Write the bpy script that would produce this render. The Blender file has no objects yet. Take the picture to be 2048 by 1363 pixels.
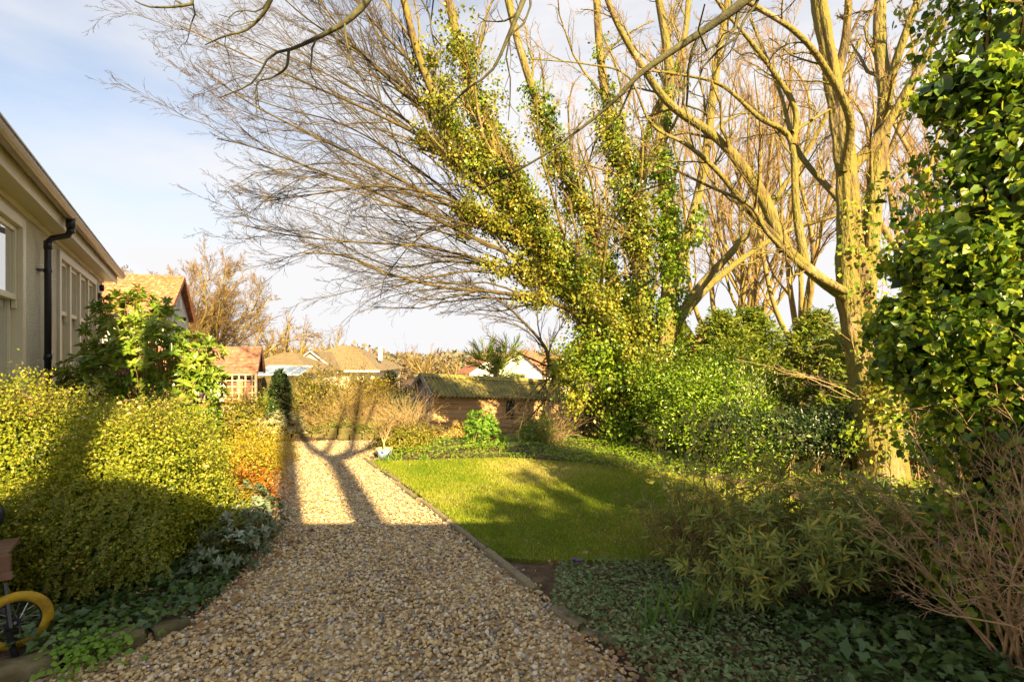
import bpy, math, numpy as np
from math import radians as rad
# ------------------------------------------------------------------ camera, sky, sun
S = bpy.context.scene
C = S.collection
cam = bpy.data.objects.new('camera', bpy.data.cameras.new('camera')); C.objects.link(cam)
cam.location = (0, 0, 1.6); cam.rotation_euler = (rad(90), 0, 0)
cam.data.sensor_width = 36; cam.data.lens = 36*1000/2048; cam.data.shift_y = 0.0144
cam.data.clip_end = 3000; cam.data.clip_start = 0.05
S.camera = cam
SUN_AZ = math.atan2(0.41, -0.91)          # sun stands behind the camera, to the right
SUN_EL = rad(27.5)
w = bpy.data.worlds.new('World'); S.world = w; w.use_nodes = True
nt = w.node_tree; N = nt.nodes; L = nt.links
bg = N['Background']; bg.inputs['Strength'].default_value = 0.058
sky = N.new('ShaderNodeTexSky'); sky.sky_type = 'NISHITA'; sky.sun_disc = False
sky.sun_elevation = SUN_EL; sky.sun_rotation = SUN_AZ; sky.air_density = 1.0; sky.dust_density = 1.0
tc = N.new('ShaderNodeTexCoord'); sep = N.new('ShaderNodeSeparateXYZ'); L.new(tc.outputs['Generated'], sep.inputs[0])
mp = N.new('ShaderNodeMapping'); mp.inputs['Scale'].default_value = (1.0, 1.2, 4.0); mp.inputs['Rotation'].default_value = (0.1, 0.25, 0.5)
L.new(tc.outputs['Generated'], mp.inputs[0])
no = N.new('ShaderNodeTexNoise'); no.inputs['Scale'].default_value = 1.6; no.inputs['Detail'].default_value = 7; no.inputs['Roughness'].default_value = 0.5
L.new(mp.outputs[0], no.inputs[0])
mr = N.new('ShaderNodeMapRange'); mr.inputs[1].default_value = 0.60; mr.inputs[2].default_value = 0.20; mr.inputs[3].default_value = 0.05; mr.inputs[4].default_value = 0.9
vz = N.new('ShaderNodeMath'); vz.operation = 'MULTIPLY'; vz.inputs[1].default_value = 0.8; L.new(sep.outputs[2], vz.inputs[0])
vx = N.new('ShaderNodeMath'); vx.operation = 'MULTIPLY_ADD'; vx.inputs[1].default_value = -0.42; L.new(sep.outputs[0], vx.inputs[0]); L.new(vz.outputs[0], vx.inputs[2])
L.new(vx.outputs[0], mr.inputs[0])
mr2 = N.new('ShaderNodeMapRange'); mr2.inputs[1].default_value = 0.35; mr2.inputs[2].default_value = 0.68; mr2.inputs[3].default_value = -0.05; mr2.inputs[4].default_value = 0.75
L.new(no.outputs[0], mr2.inputs[0])
ad = N.new('ShaderNodeMath'); ad.operation = 'ADD'; ad.use_clamp = True; L.new(mr.outputs[0], ad.inputs[0]); L.new(mr2.outputs[0], ad.inputs[1])
mx = N.new('ShaderNodeMix'); mx.data_type = 'RGBA'
L.new(ad.outputs[0], mx.inputs[0]); L.new(sky.outputs[0], mx.inputs[6]); mx.inputs[7].default_value = (4.6, 4.55, 4.62, 1)
L.new(mx.outputs[2], bg.inputs[0])
sd = bpy.data.lights.new('sun', 'SUN'); sd.energy = 5.0; sd.angle = rad(0.5); sd.color = (1.0, 0.77, 0.40)
sun = bpy.data.objects.new('sun', sd); C.objects.link(sun)
sun.rotation_euler = (rad(90)-SUN_EL, 0, math.pi-SUN_AZ)
S.view_settings.view_transform = 'Standard'; S.view_settings.look = 'None'
S.view_settings.gamma = 1; S.view_settings.exposure = 1.85; S.view_settings.use_curve_mapping = False
S.cycles.max_bounces = 6; S.cycles.transparent_max_bounces = 6

# ------------------------------------------------------------------ helpers
def W(px, py, Y): return np.array(((px-1024)*Y/1000, Y, 1.6-(py-711)*Y/1000))
def G(px, py):
    Y = 1600/(py-711); return np.array(((px-1024)*Y/1000, Y, 0.0))
def gz(x, y):
    x = np.asarray(x, float); y = np.asarray(y, float)
    z = np.interp(y, [-50, 9.8, 12, 14, 20, 40, 60, 3000], [0, 0, -0.75, -1.3, -1.6, -2.3, -3.2, -3.2])
    z = np.where((x > 3.5) & (y < 30), z*np.clip(1-(x-3.5)/3, 0.25, 1), z)
    return z
def norm(v): return v/np.maximum(np.linalg.norm(v, axis=-1, keepdims=True), 1e-9)

def tag(o, label=None, cat=None, group=None, kind=None):
    if label: o['label'] = label
    if cat: o['category'] = cat
    if group: o['group'] = group
    if kind: o['kind'] = kind
    return o
def thing(name, label, cat, loc=(0, 0, 0), rz=0, group=None):
    o = bpy.data.objects.new(name, None); C.objects.link(o); o.location = loc; o.rotation_euler = (0, 0, rz)
    o.empty_display_size = 0.1
    return tag(o, label, cat, group)
def link(name, me, parent=None, loc=None, rot=None, scale=None):
    o = bpy.data.objects.new(name, me); C.objects.link(o)
    if parent is not None: o.parent = parent
    if loc is not None: o.location = loc
    if rot is not None: o.rotation_euler = rot
    if scale is not None: o.scale = scale
    return o
def mesh(name, V, F, mat, smooth=False, tint=None):
    """V (n,3); F one (m,k) index array or a list of them"""
    V = np.asarray(V, np.float32).reshape(-1, 3)
    Fs = F if isinstance(F, list) else [F]
    Fs = [np.asarray(f, np.int32) for f in Fs if len(f)]
    me = bpy.data.meshes.new(name)
    me.vertices.add(len(V)); me.vertices.foreach_set('co', V.ravel())
    nl = sum(f.size for f in Fs); me.loops.add(nl)
    me.loops.foreach_set('vertex_index', np.concatenate([f.ravel() for f in Fs]))
    tot = np.concatenate([np.full(len(f), f.shape[1], np.int32) for f in Fs])
    st = np.concatenate([[0], np.cumsum(tot)[:-1]]).astype(np.int32)
    me.polygons.add(len(tot)); me.polygons.foreach_set('loop_start', st); me.polygons.foreach_set('loop_total', tot)
    if smooth: me.polygons.foreach_set('use_smooth', np.ones(len(tot), bool))
    if tint is not None:
        a = me.attributes.new('tint', 'FLOAT', 'POINT'); a.data.foreach_set('value', np.asarray(tint, np.float32))
    me.update(calc_edges=True)
    if mat: me.materials.append(mat)
    return me

class MB:
    def __init__(s): s.V = []; s.F = []; s.n = 0
    def add(s, V, F):
        s.V.append(np.asarray(V, float)); s.F += [tuple(i+s.n for i in f) for f in F]; s.n += len(V); return s
    def box(s, x0, x1, y0, y1, z0, z1):
        V = [(x, y, z) for x in (x0, x1) for y in (y0, y1) for z in (z0, z1)]
        return s.add(V, [(0, 1, 3, 2), (4, 6, 7, 5), (0, 4, 5, 1), (2, 3, 7, 6), (0, 2, 6, 4), (1, 5, 7, 3)])
    def beam(s, a, b, w_, h_, up=(0, 0, 1)):
        a = np.array(a, float); b = np.array(b, float); t = norm(b-a); sd_ = norm(np.cross(t, up)); u = np.cross(sd_, t)
        V = [p+sd_*i*w_/2+u*j*h_/2 for p in (a, b) for i in (-1, 1) for j in (-1, 1)]
        return s.add(V, [(0, 1, 3, 2), (4, 6, 7, 5), (0, 4, 5, 1), (2, 3, 7, 6), (0, 2, 6, 4), (1, 5, 7, 3)])
    def tube(s, pts, rr, n=8, cap=True):
        V, F, _ = tubes(np.asarray(pts, float)[None], np.asarray(np.broadcast_to(rr, (len(pts),)), float)[None], n)
        F = [tuple(f) for f in F]
        k = len(pts)
        if cap: F += [tuple(range(n))[::-1], tuple((k-1)*n+i for i in range(n))]
        return s.add(V, F)
    def lathe(s, prof, n=20, c=(0, 0, 0), axis='z'):
        V = []; F = []
        for r, z in prof:
            for i in range(n):
                a = 2*math.pi*i/n
                if axis == 'z': V.append((c[0]+r*math.cos(a), c[1]+r*math.sin(a), c[2]+z))
                else: V.append((c[0]+r*math.cos(a), c[1]+z, c[2]+r*math.sin(a)))
        for k in range(len(prof)-1):
            for i in range(n): F.append((k*n+i, k*n+(i+1) % n, (k+1)*n+(i+1) % n, (k+1)*n+i))
        return s.add(V, F)
    def torus(s, R, r, n=40, m=10, sq=1.0):   # axis = local y
        V = []; F = []
        for i in range(n):
            a = 2*math.pi*i/n
            for j in range(m):
                b = 2*math.pi*j/m; q = R+r*math.cos(b)
                V.append((q*math.cos(a), r*sq*math.sin(b), q*math.sin(a)))
        for i in range(n):
            for j in range(m): F.append((i*m+j, i*m+(j+1) % m, ((i+1) % n)*m+(j+1) % m, ((i+1) % n)*m+j))
        return s.add(V, F)
    def build(s, name, mat, parent=None, loc=None, rot=None, smooth=False, bevel=0, kind=None):
        me = bpy.data.meshes.new(name); me.from_pydata([tuple(v) for v in np.concatenate(s.V)], [], s.F); me.update()
        me.materials.append(mat)
        if smooth: me.polygons.foreach_set('use_smooth', np.ones(len(me.polygons), bool))
        o = link(name, me, parent, loc, rot)
        if bevel:
            b = o.modifiers.new('b', 'BEVEL'); b.width = bevel; b.segments = 2; b.limit_method = 'ANGLE'
        if kind: o['kind'] = kind
        return o

def tubes(P, R, sides):
    Nn, K, _ = P.shape
    T = np.empty_like(P); T[:, 1:-1] = P[:, 2:]-P[:, :-2]; T[:, 0] = P[:, 1]-P[:, 0]; T[:, -1] = P[:, -1]-P[:, -2]; T = norm(T)
    ref = np.cross(T[:, 0], np.array([0.31, 0.27, 0.91])); ref = norm(ref)[:, None, :]
    U = norm(ref-(ref*T).sum(-1, keepdims=True)*T); Vv = np.cross(T, U)
    a = np.arange(sides)*2*math.pi/sides
    ring = P[:, :, None]+R[:, :, None, None]*(U[:, :, None]*np.cos(a)[None, None, :, None]+Vv[:, :, None]*np.sin(a)[None, None, :, None])
    V = ring.reshape(-1, 3)
    i = np.arange(Nn)[:, None, None]*K*sides; k = np.arange(K-1)[None, :, None]*sides; s_ = np.arange(sides)[None, None]; s2 = (s_+1) % sides
    F = np.stack([i+k+s_, i+k+s2, i+k+sides+s2, i+k+sides+s_], -1).reshape(-1, 4)
    return V, F, Nn*K*sides
def catmull(pts, K):
    pts = np.asarray(pts, float); n = len(pts)
    Pp = np.vstack([2*pts[0]-pts[1], pts, 2*pts[-1]-pts[-2]])
    seg = np.linalg.norm(np.diff(pts[:, :3], axis=0), axis=1); cum = np.concatenate([[0], np.cumsum(seg)])
    t = np.interp(np.linspace(0, cum[-1], K), cum, np.arange(n)); i = np.minimum(t.astype(int), n-2); f = (t-i)[:, None]
    p0, p1, p2, p3 = Pp[i], Pp[i+1], Pp[i+2], Pp[i+3]
    return 0.5*(2*p1+(p2-p0)*f+(2*p0-5*p1+4*p2-p3)*f*f+(3*p1-p0-3*p2+p3)*f**3)
def lump(d, rng, freq=3.0, k=6):
    o = 0
    for _ in range(k):
        q = rng.normal(size=3)*freq; o = o+np.sin(d@q+rng.uniform(0, 6.28))
    return o/k*1.4
def fat_tube(pts, rr, sides, K, rng, flute=0.08, mat=None, name='limb', parent=None, knob=0.05):
    D = np.hstack([np.asarray(pts, float), np.asarray(rr, float)[:, None]]); D = catmull(D, K)
    P = D[:, :3]; R = np.maximum(D[:, 3], 0.004)
    V, F, _ = tubes(P[None], R[None], sides)
    V = V.reshape(K, sides, 3); cen = P[:, None]
    a = np.arange(sides)*2*math.pi/sides
    z = np.linspace(0, 1, K)[:, None]
    m = flute*(np.sin(3*a[None]+6*z+rng.uniform(0, 6))+0.6*np.sin(5*a[None]-9*z+rng.uniform(0, 6))+0.4*np.sin(8*a[None]+14*z))
    m = m+knob*lump(V.reshape(-1, 3), rng, 7.0, 8).reshape(K, sides)+knob*0.5*lump(V.reshape(-1, 3), rng, 22.0, 8).reshape(K, sides)
    V = cen+(V-cen)*(1+m)[..., None]
    me = mesh(name, V.reshape(-1, 3), F, mat, True)
    return link(name, me, parent), P, R

def grow(P, R, specs, rng):
    out = []
    for s in specs:
        Nn, K, _ = P.shape; n = s['n']; tm = s.get('tmin', 0.2)
        t = tm+(1-tm)*(np.arange(n)[None]+rng.random((Nn, n)))/n
        t = np.minimum(t, 0.999); x = t*(K-1); i0 = x.astype(int); f = x-i0; ii = np.arange(Nn)[:, None]
        b = P[ii, i0]*(1-f)[..., None]+P[ii, i0+1]*f[..., None]; tan = norm(P[ii, i0+1]-P[ii, i0])
        r = R[ii, i0]*(1-f)+R[ii, i0+1]*f
        Lp = np.linalg.norm(np.diff(P, axis=1), axis=2).sum(1)[:, None]
        ln = np.clip(Lp*s['ratio']*(1.15-0.7*t)*rng.uniform(0.55, 1.35, t.shape), s.get('lmin', 0.02), s.get('lmax', 9))
        b = b.reshape(-1, 3); tan = tan.reshape(-1, 3); ln = ln.ravel(); r = r.ravel(); tt = t.ravel(); M = len(b)
        rv = rng.normal(size=(M, 3))*np.array(s.get('flat', (1, 1, 1))); pr = norm(rv-(rv*tan).sum(1, keepdims=True)*tan)
        an = np.radians(s['ang'])*(1-0.35*tt)*rng.uniform(0.6, 1.3, M)
        d = norm(tan*np.cos(an)[:, None]+pr*np.sin(an)[:, None]+np.array([0, 0, s.get('up', 0)])+np.array(s.get('bias', (0, 0, 0))))
        Kc = s['K']; Q = np.empty((M, Kc, 3)); Q[:, 0] = b; st = (ln/(Kc-1))[:, None]
        bend = rng.normal(size=(M, 3))*s.get('wig', 0.2)
        for k in range(1, Kc):
            Q[:, k] = Q[:, k-1]+d*st
            d = norm(d+rng.normal(size=(M, 3))*s.get('wig', 0.2)+bend*0.4+np.array([0, 0, s.get('curve', 0.05)]))
        r0 = np.clip(r*s.get('rr', 0.6), s.get('rmin', 0.002), s.get('rmax', 0.2))
        Rr = r0[:, None]*(1-s.get('taper', 0.65)*np.linspace(0, 1, Kc)[None])
        if 'keep' in s:
            kp = s['keep'](Q[:, -1]); Q = Q[kp]; Rr = Rr[kp]
        out.append((Q, Rr, s.get('sides', 3))); P, R = Q, Rr
    return out
def merge_tubes(levels):
    Vs = []; Fs = []; n = 0
    for P, R, sd_ in levels:
        V, F, c = tubes(P, R, sd_); Vs.append(V); Fs.append(F+n); n += c
    return np.concatenate(Vs), np.concatenate(Fs)

LEAF = {
 'blade': (np.array([(-.5, 0, 0), (.5, 0, 0), (0, 1, 0.15)]), np.array([(0, 1, 2)])),
 'fold': (np.array([(0, 0, 0), (-.5, .5, .12), (0, 1, 0), (.5, .5, .12)]), np.array([(0, 2, 1), (0, 3, 2)])),
 'oval': (np.array([(0, 0, 0), (-.42, .28, .08), (-.5, .6, .1), (0, 1, -.06), (.5, .6, .1), (.42, .28, .08)]), np.array([(0, 3, 2, 1), (0, 5, 4, 3)])),
 'ivy': (np.array([(0, 0, 0), (-.3, -.14, .03), (-.62, .2, .06), (-.3, .42, .05), (0, 1, -.1), (.3, .42, .05), (.62, .2, .06), (.3, -.14, .03)]),
         np.array([(0, 4, 3, 2, 1), (0, 7, 6, 5, 4)])),
 'heart': (np.array([(0, 0, 0), (-.28, -.12, .03), (-.52, .18, .08), (-.36, .6, .05), (0, 1, -.12), (.36, .6, .05), (.52, .18, .08), (.28, -.12, .03)]),
         np.array([(0, 4, 3, 2, 1), (0, 7, 6, 5, 4)])),
 'lance': (np.array([(0, 0, 0), (-.5, .35, .03), (-.4, .68, -.04), (0, 1, -.2), (.4, .68, -.04), (.5, .35, .03)]), np.array([(0, 3, 2, 1), (0, 5, 4, 3)])),
 'strap': (np.array([(-.5, 0, 0), (.5, 0, 0), (.5, .5, .06), (-.5, .5, .06), (.3, .8, 0), (-.3, .8, 0), (.02, 1, -.1), (-.02, 1, -.1)]), np.array([(0, 1, 2, 3), (3, 2, 4, 5), (5, 4, 6, 7)])),
}
def leaf_arrays(pos, d, nrm, size, aspect, kind):
    T, F = LEAF[kind]; d = norm(d); sdv = norm(np.cross(d, nrm)); nn = np.cross(sdv, d)
    M = len(pos); size = np.broadcast_to(size, (M,)); aspect = np.broadcast_to(aspect, (M,))
    V = pos[:, None]+size[:, None, None]*(T[None, :, 0:1]*aspect[:, None, None]*sdv[:, None]+T[None, :, 1:2]*d[:, None]+T[None, :, 2:3]*nn[:, None])
    Fq = (F[None]+(np.arange(M)*len(T))[:, None, None]).reshape(-1, F.shape[1])
    return V.reshape(-1, 3), Fq, len(T)
def leaves(name, pos, d, nrm, size, aspect, kind, mat, parent=None, tint=None, rng=None, n_parts=0, stuff=True, label=None, smooth=False):
    """all leaves; the n_parts that show largest become single objects"""
    M = len(pos); size = np.broadcast_to(np.asarray(size, float), (M,)).copy()
    if tint is None: tint = rng.random(M)
    if n_parts:
        camp = np.array([0, 0, 1.6]); v = pos-camp; dist = np.linalg.norm(v, axis=1)
        px = 1024+v[:, 0]/np.maximum(v[:, 1], .01)*1000; py = 711-v[:, 2]/np.maximum(v[:, 1], .01)*1000
        inside = (px > 5) & (px < 2043) & (py > 5) & (py < 1358) & (v[:, 1] > 0)
        cell = (np.clip(px, 0, 2047)//14).astype(int)*200+(np.clip(py, 0, 1362)//14).astype(int)
        order = np.argsort(dist); first = np.zeros(M, bool); seen = set()
        for i in order:
            if inside[i] and cell[i] not in seen: seen.add(cell[i]); first[i] = True
        score = np.where(first, size/dist, -1)
        pick = np.argsort(-score)[:n_parts]; pick = pick[score[pick] > 0]
        T, F = LEAF[kind]; protos = []
        for q in range(5):
            V = T.copy(); V[:, 0] *= float(np.mean(aspect)); protos.append(mesh('leaf', V, F, mat, smooth, np.full(len(T), 0.1+0.2*q)))
        from mathutils import Matrix
        dd = norm(d[pick]); sv = norm(np.cross(dd, nrm[pick])); nn = np.cross(sv, dd)
        for k, i in enumerate(pick):
            o = link('leaf', protos[min(4, int(tint[i]*5))], parent)
            m = np.eye(4); m[:3, 0] = sv[k]*size[i]; m[:3, 1] = dd[k]*size[i]; m[:3, 2] = nn[k]*size[i]; m[:3, 3] = pos[i]
            o.matrix_basis = Matrix([list(map(float, r)) for r in m])
        keep = np.ones(M, bool); keep[pick] = False
        pos, d, nrm, size, tint = pos[keep], d[keep], nrm[keep], size[keep], tint[keep]
        if np.ndim(aspect): aspect = aspect[keep]
    V, F, k = leaf_arrays(pos, d, nrm, size, aspect, kind)
    o = link(name, mesh(name, V, F, mat, smooth, np.repeat(tint, k)), parent)
    if stuff: o['kind'] = 'stuff'
    return o
def blob(n, c, r, rng, depth=0.3, lmp=0.16, freq=3.0, zmin=0.0, lo=-1.0):
    d = norm(rng.normal(size=(n, 3))); d = d[d[:, 2] > lo]
    f = (1-depth*rng.random(len(d))**1.5)*(1+lmp*lump(d, rng, freq))
    p = np.array(c)+d*np.array(r)*f[:, None]; k = p[:, 2] > zmin
    nn = norm(d/np.array(r))
    return p[k], nn[k]
def blobs(specs, rng, **kw):
    """union of ellipsoids; points buried inside another are dropped"""
    Ps = []; Ns = []
    for j, (n, c, r) in enumerate(specs):
        p, nn = blob(n, c, r, rng, **kw); ok = np.ones(len(p), bool)
        for k, (_, c2, r2) in enumerate(specs):
            if k != j: ok &= (((p-np.array(c2))/np.array(r2))**2).sum(1) > 0.62
        Ps.append(p[ok]); Ns.append(nn[ok])
    return np.concatenate(Ps), np.concatenate(Ns)

# ------------------------------------------------------------------ materials
def nodes(name):
    m = bpy.data.materials.new(name); m.use_nodes = True; return m, m.node_tree.nodes, m.node_tree.links, m.node_tree.nodes['Principled BSDF']
def ramp(N_, stops):
    r = N_.new('ShaderNodeValToRGB'); e = r.color_ramp.elements
    while len(e) < len(stops): e.new(0.5)
    for k, (p, c) in enumerate(stops): e[k].position = p; e[k].color = (*c, 1)
    return r
def surf(name, cols, scale=8.0, rough=0.8, bump=0.3, bscale=None, detail=6, spec=0.3, metal=0, stretch=(1, 1, 1), coord='Object', dist=0.02):
    m, Nn, Ln, b = nodes(name)
    t = Nn.new('ShaderNodeTexCoord'); mp_ = Nn.new('ShaderNodeMapping'); mp_.inputs['Scale'].default_value = stretch; Ln.new(t.outputs[coord], mp_.inputs[0])
    n = Nn.new('ShaderNodeTexNoise'); n.inputs['Scale'].default_value = scale; n.inputs['Detail'].default_value = detail; n.inputs['Roughness'].default_value = .62
    Ln.new(mp_.outputs[0], n.inputs[0])
    k = len(cols); r = ramp(Nn, [(0.3+0.4*i/max(1, k-1), c) for i, c in enumerate(cols)]); Ln.new(n.outputs[0], r.inputs[0]); Ln.new(r.outputs[0], b.inputs['Base Color'])
    b.inputs['Roughness'].default_value = rough; b.inputs['Specular IOR Level'].default_value = spec; b.inputs['Metallic'].default_value = metal
    if bump:
        n2 = Nn.new('ShaderNodeTexNoise'); n2.inputs['Scale'].default_value = bscale or scale*4; n2.inputs['Detail'].default_value = 5; Ln.new(mp_.outputs[0], n2.inputs[0])
        bp = Nn.new('ShaderNodeBump'); bp.inputs['Strength'].default_value = bump; bp.inputs['Distance'].default_value = dist; Ln.new(n2.outputs[0], bp.inputs['Height']); Ln.new(bp.outputs[0], b.inputs['Normal'])
    return m
def leafm(name, cols, rough=0.45, trans=0.3, spec=0.4, tcol=None):
    m, Nn, Ln, b = nodes(name); a = Nn.new('ShaderNodeAttribute'); a.attribute_name = 'tint'
    k = len(cols); r = ramp(Nn, [(i/max(1, k-1), c) for i, c in enumerate(cols)]); Ln.new(a.outputs['Fac'], r.inputs[0])
    Ln.new(r.outputs[0], b.inputs['Base Color']); b.inputs['Roughness'].default_value = rough; b.inputs['Specular IOR Level'].default_value = spec
    t = Nn.new('ShaderNodeBsdfTranslucent'); hs = Nn.new('ShaderNodeHueSaturation'); hs.inputs['Value'].default_value = 1.5; hs.inputs['Hue'].default_value = 0.49; Ln.new(r.outputs[0], hs.inputs['Color']); Ln.new(hs.outputs[0], t.inputs[0])
    x = Nn.new('ShaderNodeMixShader'); x.inputs[0].default_value = trans; Ln.new(b.outputs[0], x.inputs[1]); Ln.new(t.outputs[0], x.inputs[2])
    Ln.new(x.outputs[0], Nn['Material Output'].inputs[0]); return m
M = {}
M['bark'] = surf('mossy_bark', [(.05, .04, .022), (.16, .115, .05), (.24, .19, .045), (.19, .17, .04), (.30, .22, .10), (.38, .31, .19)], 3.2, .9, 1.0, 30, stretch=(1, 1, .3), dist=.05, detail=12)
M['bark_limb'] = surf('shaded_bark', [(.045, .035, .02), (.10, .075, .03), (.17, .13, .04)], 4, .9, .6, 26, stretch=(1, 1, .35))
M['bark_far'] = surf('pale_bark', [(.16, .11, .04), (.28, .21, .06), (.36, .26, .10)], 3, .9, .3)
M['bark_dark'] = surf('dark_bark', [(.045, .04, .03), (.08, .075, .035), (.14, .13, .05)], 9, .85, .5)  # dark olive-brown bark of the near boughs and garden trees
M['twig'] = surf('twig_bark', [(.05, .035, .024), (.085, .06, .03)], 2, .8, 0)
M['twig_red'] = surf('reddish_twig', [(.27, .16, .08), (.36, .23, .10)], 2, .8, 0)
M['twig_gold'] = surf('golden_twig', [(.15, .095, .04), (.24, .155, .06)], 2, .8, 0)
M['twig_dark'] = surf('dark_twig', [(.05, .04, .035), (.10, .08, .05)], 2, .8, 0)
M['straw'] = surf('dry_stem', [(.40, .27, .12), (.56, .40, .20)], 4, .8, 0)
M['deadtwig'] = surf('dead_twig', [(.30, .16, .08), (.50, .32, .17), (.58, .42, .26)], 9, .8, 0)
M['stem_br'] = surf('brown_stem', [(.20, .13, .06), (.32, .21, .10)], 4, .8, 0)
M['ivy'] = leafm('ivy_leaf', [(.03, .08, .010), (.12, .22, .014), (.24, .34, .022), (.42, .46, .04)], .3, .38, .5)
M['ivy_y'] = leafm('yellowish_ivy_leaf', [(.04, .08, .012), (.15, .19, .016), (.30, .29, .025), (.48, .40, .06)], .35, .35, .5)  # yellower variant of the ivy leaf colours
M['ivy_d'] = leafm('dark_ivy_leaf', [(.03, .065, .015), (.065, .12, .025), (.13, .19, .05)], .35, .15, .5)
M['box'] = leafm('small_hedge_leaf', [(.06, .10, .010), (.20, .26, .020), (.36, .37, .035), (.56, .46, .07)], .4, .35)
M['gold'] = leafm('golden_leaf', [(.22, .20, .015), (.42, .34, .02), (.55, .42, .06)], .5, .35)
M['rhodo'] = leafm('glossy_shrub_leaf', [(.06, .12, .014), (.14, .24, .02), (.24, .33, .03), (.38, .40, .07)], .25, .3, .6)
M['laurel'] = leafm('laurel_leaf', [(.09, .17, .012), (.20, .31, .02), (.33, .42, .03)], .3, .35, .6)
M['darkleaf'] = leafm('dark_hedge_leaf', [(.02, .045, .014), (.045, .08, .02), (.10, .13, .05)], .35, .15, .5)
M['peri'] = leafm('periwinkle_leaf', [(.07, .12, .03), (.14, .21, .065), (.30, .36, .17)], .4, .2, .35)
M['willow'] = leafm('lance_leaf', [(.13, .18, .03), (.25, .31, .07), (.38, .40, .09), (.6, .45, .06)], .5, .3, .4)
M['greyleaf'] = leafm('bluish_leaf', [(.08, .13, .05), (.18, .24, .13), (.40, .44, .33)], .35, .15, .6)
M['varieg'] = leafm('cream_leaf', [(.25, .28, .12), (.5, .48, .26), (.62, .58, .36)], .5, .3)
M['bright'] = leafm('fresh_leaf', [(.12, .25, .02), (.22, .38, .04)], .5, .35)
M['conifer'] = leafm('conifer_spray', [(.05, .10, .012), (.15, .21, .02), (.30, .32, .04)], .55, .3, .3)
M['bluecon'] = leafm('blue_conifer_spray', [(.07, .10, .06), (.13, .17, .09)], .6, .15, .3)
M['mixed'] = leafm('border_leaf', [(.07, .11, .012), (.20, .21, .02), (.34, .28, .03), (.42, .28, .07)], .5, .3)
M['red'] = leafm('reddening_leaf', [(.35, .25, .02), (.45, .18, .03), (.3, .06, .02)], .5, .35)
M['grass'] = leafm('grass_blade', [(.12, .21, .006), (.22, .30, .010), (.36, .37, .03), (.55, .48, .16)], .6, .3, .2)
M['strapleaf'] = leafm('strap_leaf', [(.06, .14, .02), (.12, .24, .03)], .4, .3, .5)
M['litter'] = leafm('dead_leaf', [(.25, .12, .05), (.38, .22, .11), (.50, .36, .22)], .8, .1, .2)
M['far'] = leafm('far_twigs', [(.16, .12, .08), (.24, .18, .11), (.20, .22, .10)], .9, .1, .1)
def gravel_mat():
    m, Nn, Ln, b = nodes('gravel_stone'); a = Nn.new('ShaderNodeAttribute'); a.attribute_name = 'tint'
    r = ramp(Nn, [(0, (.54, .39, .18)), (.18, (.68, .52, .26)), (.34, (.78, .67, .44)), (.46, (.40, .27, .13)), (.58, (.64, .52, .32)), (.69, (.30, .27, .23)), (.77, (.56, .40, .20)), (.87, (.46, .43, .38)), (.94, (.76, .68, .54)), (.985, (.15, .13, .12))])
    r.color_ramp.interpolation = 'CONSTANT'; Ln.new(a.outputs['Fac'], r.inputs[0])
    n = Nn.new('ShaderNodeTexNoise'); n.inputs['Scale'].default_value = 60; n.inputs['Detail'].default_value = 4; t = Nn.new('ShaderNodeTexCoord'); Ln.new(t.outputs['Object'], n.inputs[0])
    mm = Nn.new('ShaderNodeMix'); mm.data_type = 'RGBA'; mm.blend_type = 'MULTIPLY'; mm.inputs[0].default_value = .5; Ln.new(r.outputs[0], mm.inputs[6])
    r2 = ramp(Nn, [(.3, (.6, .55, .5)), (.7, (1.25, 1.2, 1.15))]); Ln.new(n.outputs[0], r2.inputs[0]); Ln.new(r2.outputs[0], mm.inputs[7]); Ln.new(mm.outputs[2], b.inputs['Base Color'])
    b.inputs['Roughness'].default_value = .7; b.inputs['Specular IOR Level'].default_value = .3; return m
M['gravel'] = gravel_mat()
def gravel_bed():
    m, Nn, Ln, b = nodes('gravel_bed'); t = Nn.new('ShaderNodeTexCoord'); v = Nn.new('ShaderNodeTexVoronoi'); v.inputs['Scale'].default_value = 34
    Ln.new(t.outputs['Object'], v.inputs[0]); r = ramp(Nn, [(0, (.36, .25, .12)), (.3, (.50, .38, .20)), (.6, (.30, .23, .14)), (1, (.60, .50, .32))])
    sp = Nn.new('ShaderNodeSeparateColor'); Ln.new(v.outputs['Color'], sp.inputs[0]); Ln.new(sp.outputs[0], r.inputs[0]); Ln.new(r.outputs[0], b.inputs['Base Color'])
    bp = Nn.new('ShaderNodeBump'); bp.invert = True; bp.inputs['Distance'].default_value = .02; Ln.new(v.outputs['Distance'], bp.inputs['Height']); Ln.new(bp.outputs[0], b.inputs['Normal'])
    b.inputs['Roughness'].default_value = .9; return m
M['gravelbed'] = gravel_bed()
M['soil'] = surf('soil', [(.05, .033, .018), (.11, .07, .038), (.22, .145, .08)], 6, .95, .8, 40, dist=.03)
M['turf'] = surf('turf', [(.07, .09, .012), (.12, .15, .014), (.24, .21, .05)], 2.2, .95, .5, 90)
M['render'] = surf('pebbledash', [(.50, .46, .33), (.74, .69, .52), (.84, .80, .64)], 70, .9, 1.0, 55, dist=.05)
M['paint'] = surf('sage_cream_paint', [(.58, .53, .38), (.64, .59, .43)], 3, .45, 0)
M['gutterp'] = surf('taupe_gutter', [(.30, .25, .21), (.36, .31, .27)], 3, .35, 0)
M['black'] = surf('black_plastic', [(.012, .013, .016), (.02, .021, .025)], 6, .3, 0, spec=.5)
M['rtile'] = surf('red_roof_tile', [(.24, .08, .04), (.34, .125, .06), (.40, .18, .09), (.58, .42, .28)], 9, .85, .4, 30)
M['btile'] = surf('brown_roof_tile', [(.19, .09, .06), (.30, .14, .09), (.40, .24, .16)], 7, .85, .4)
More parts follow.
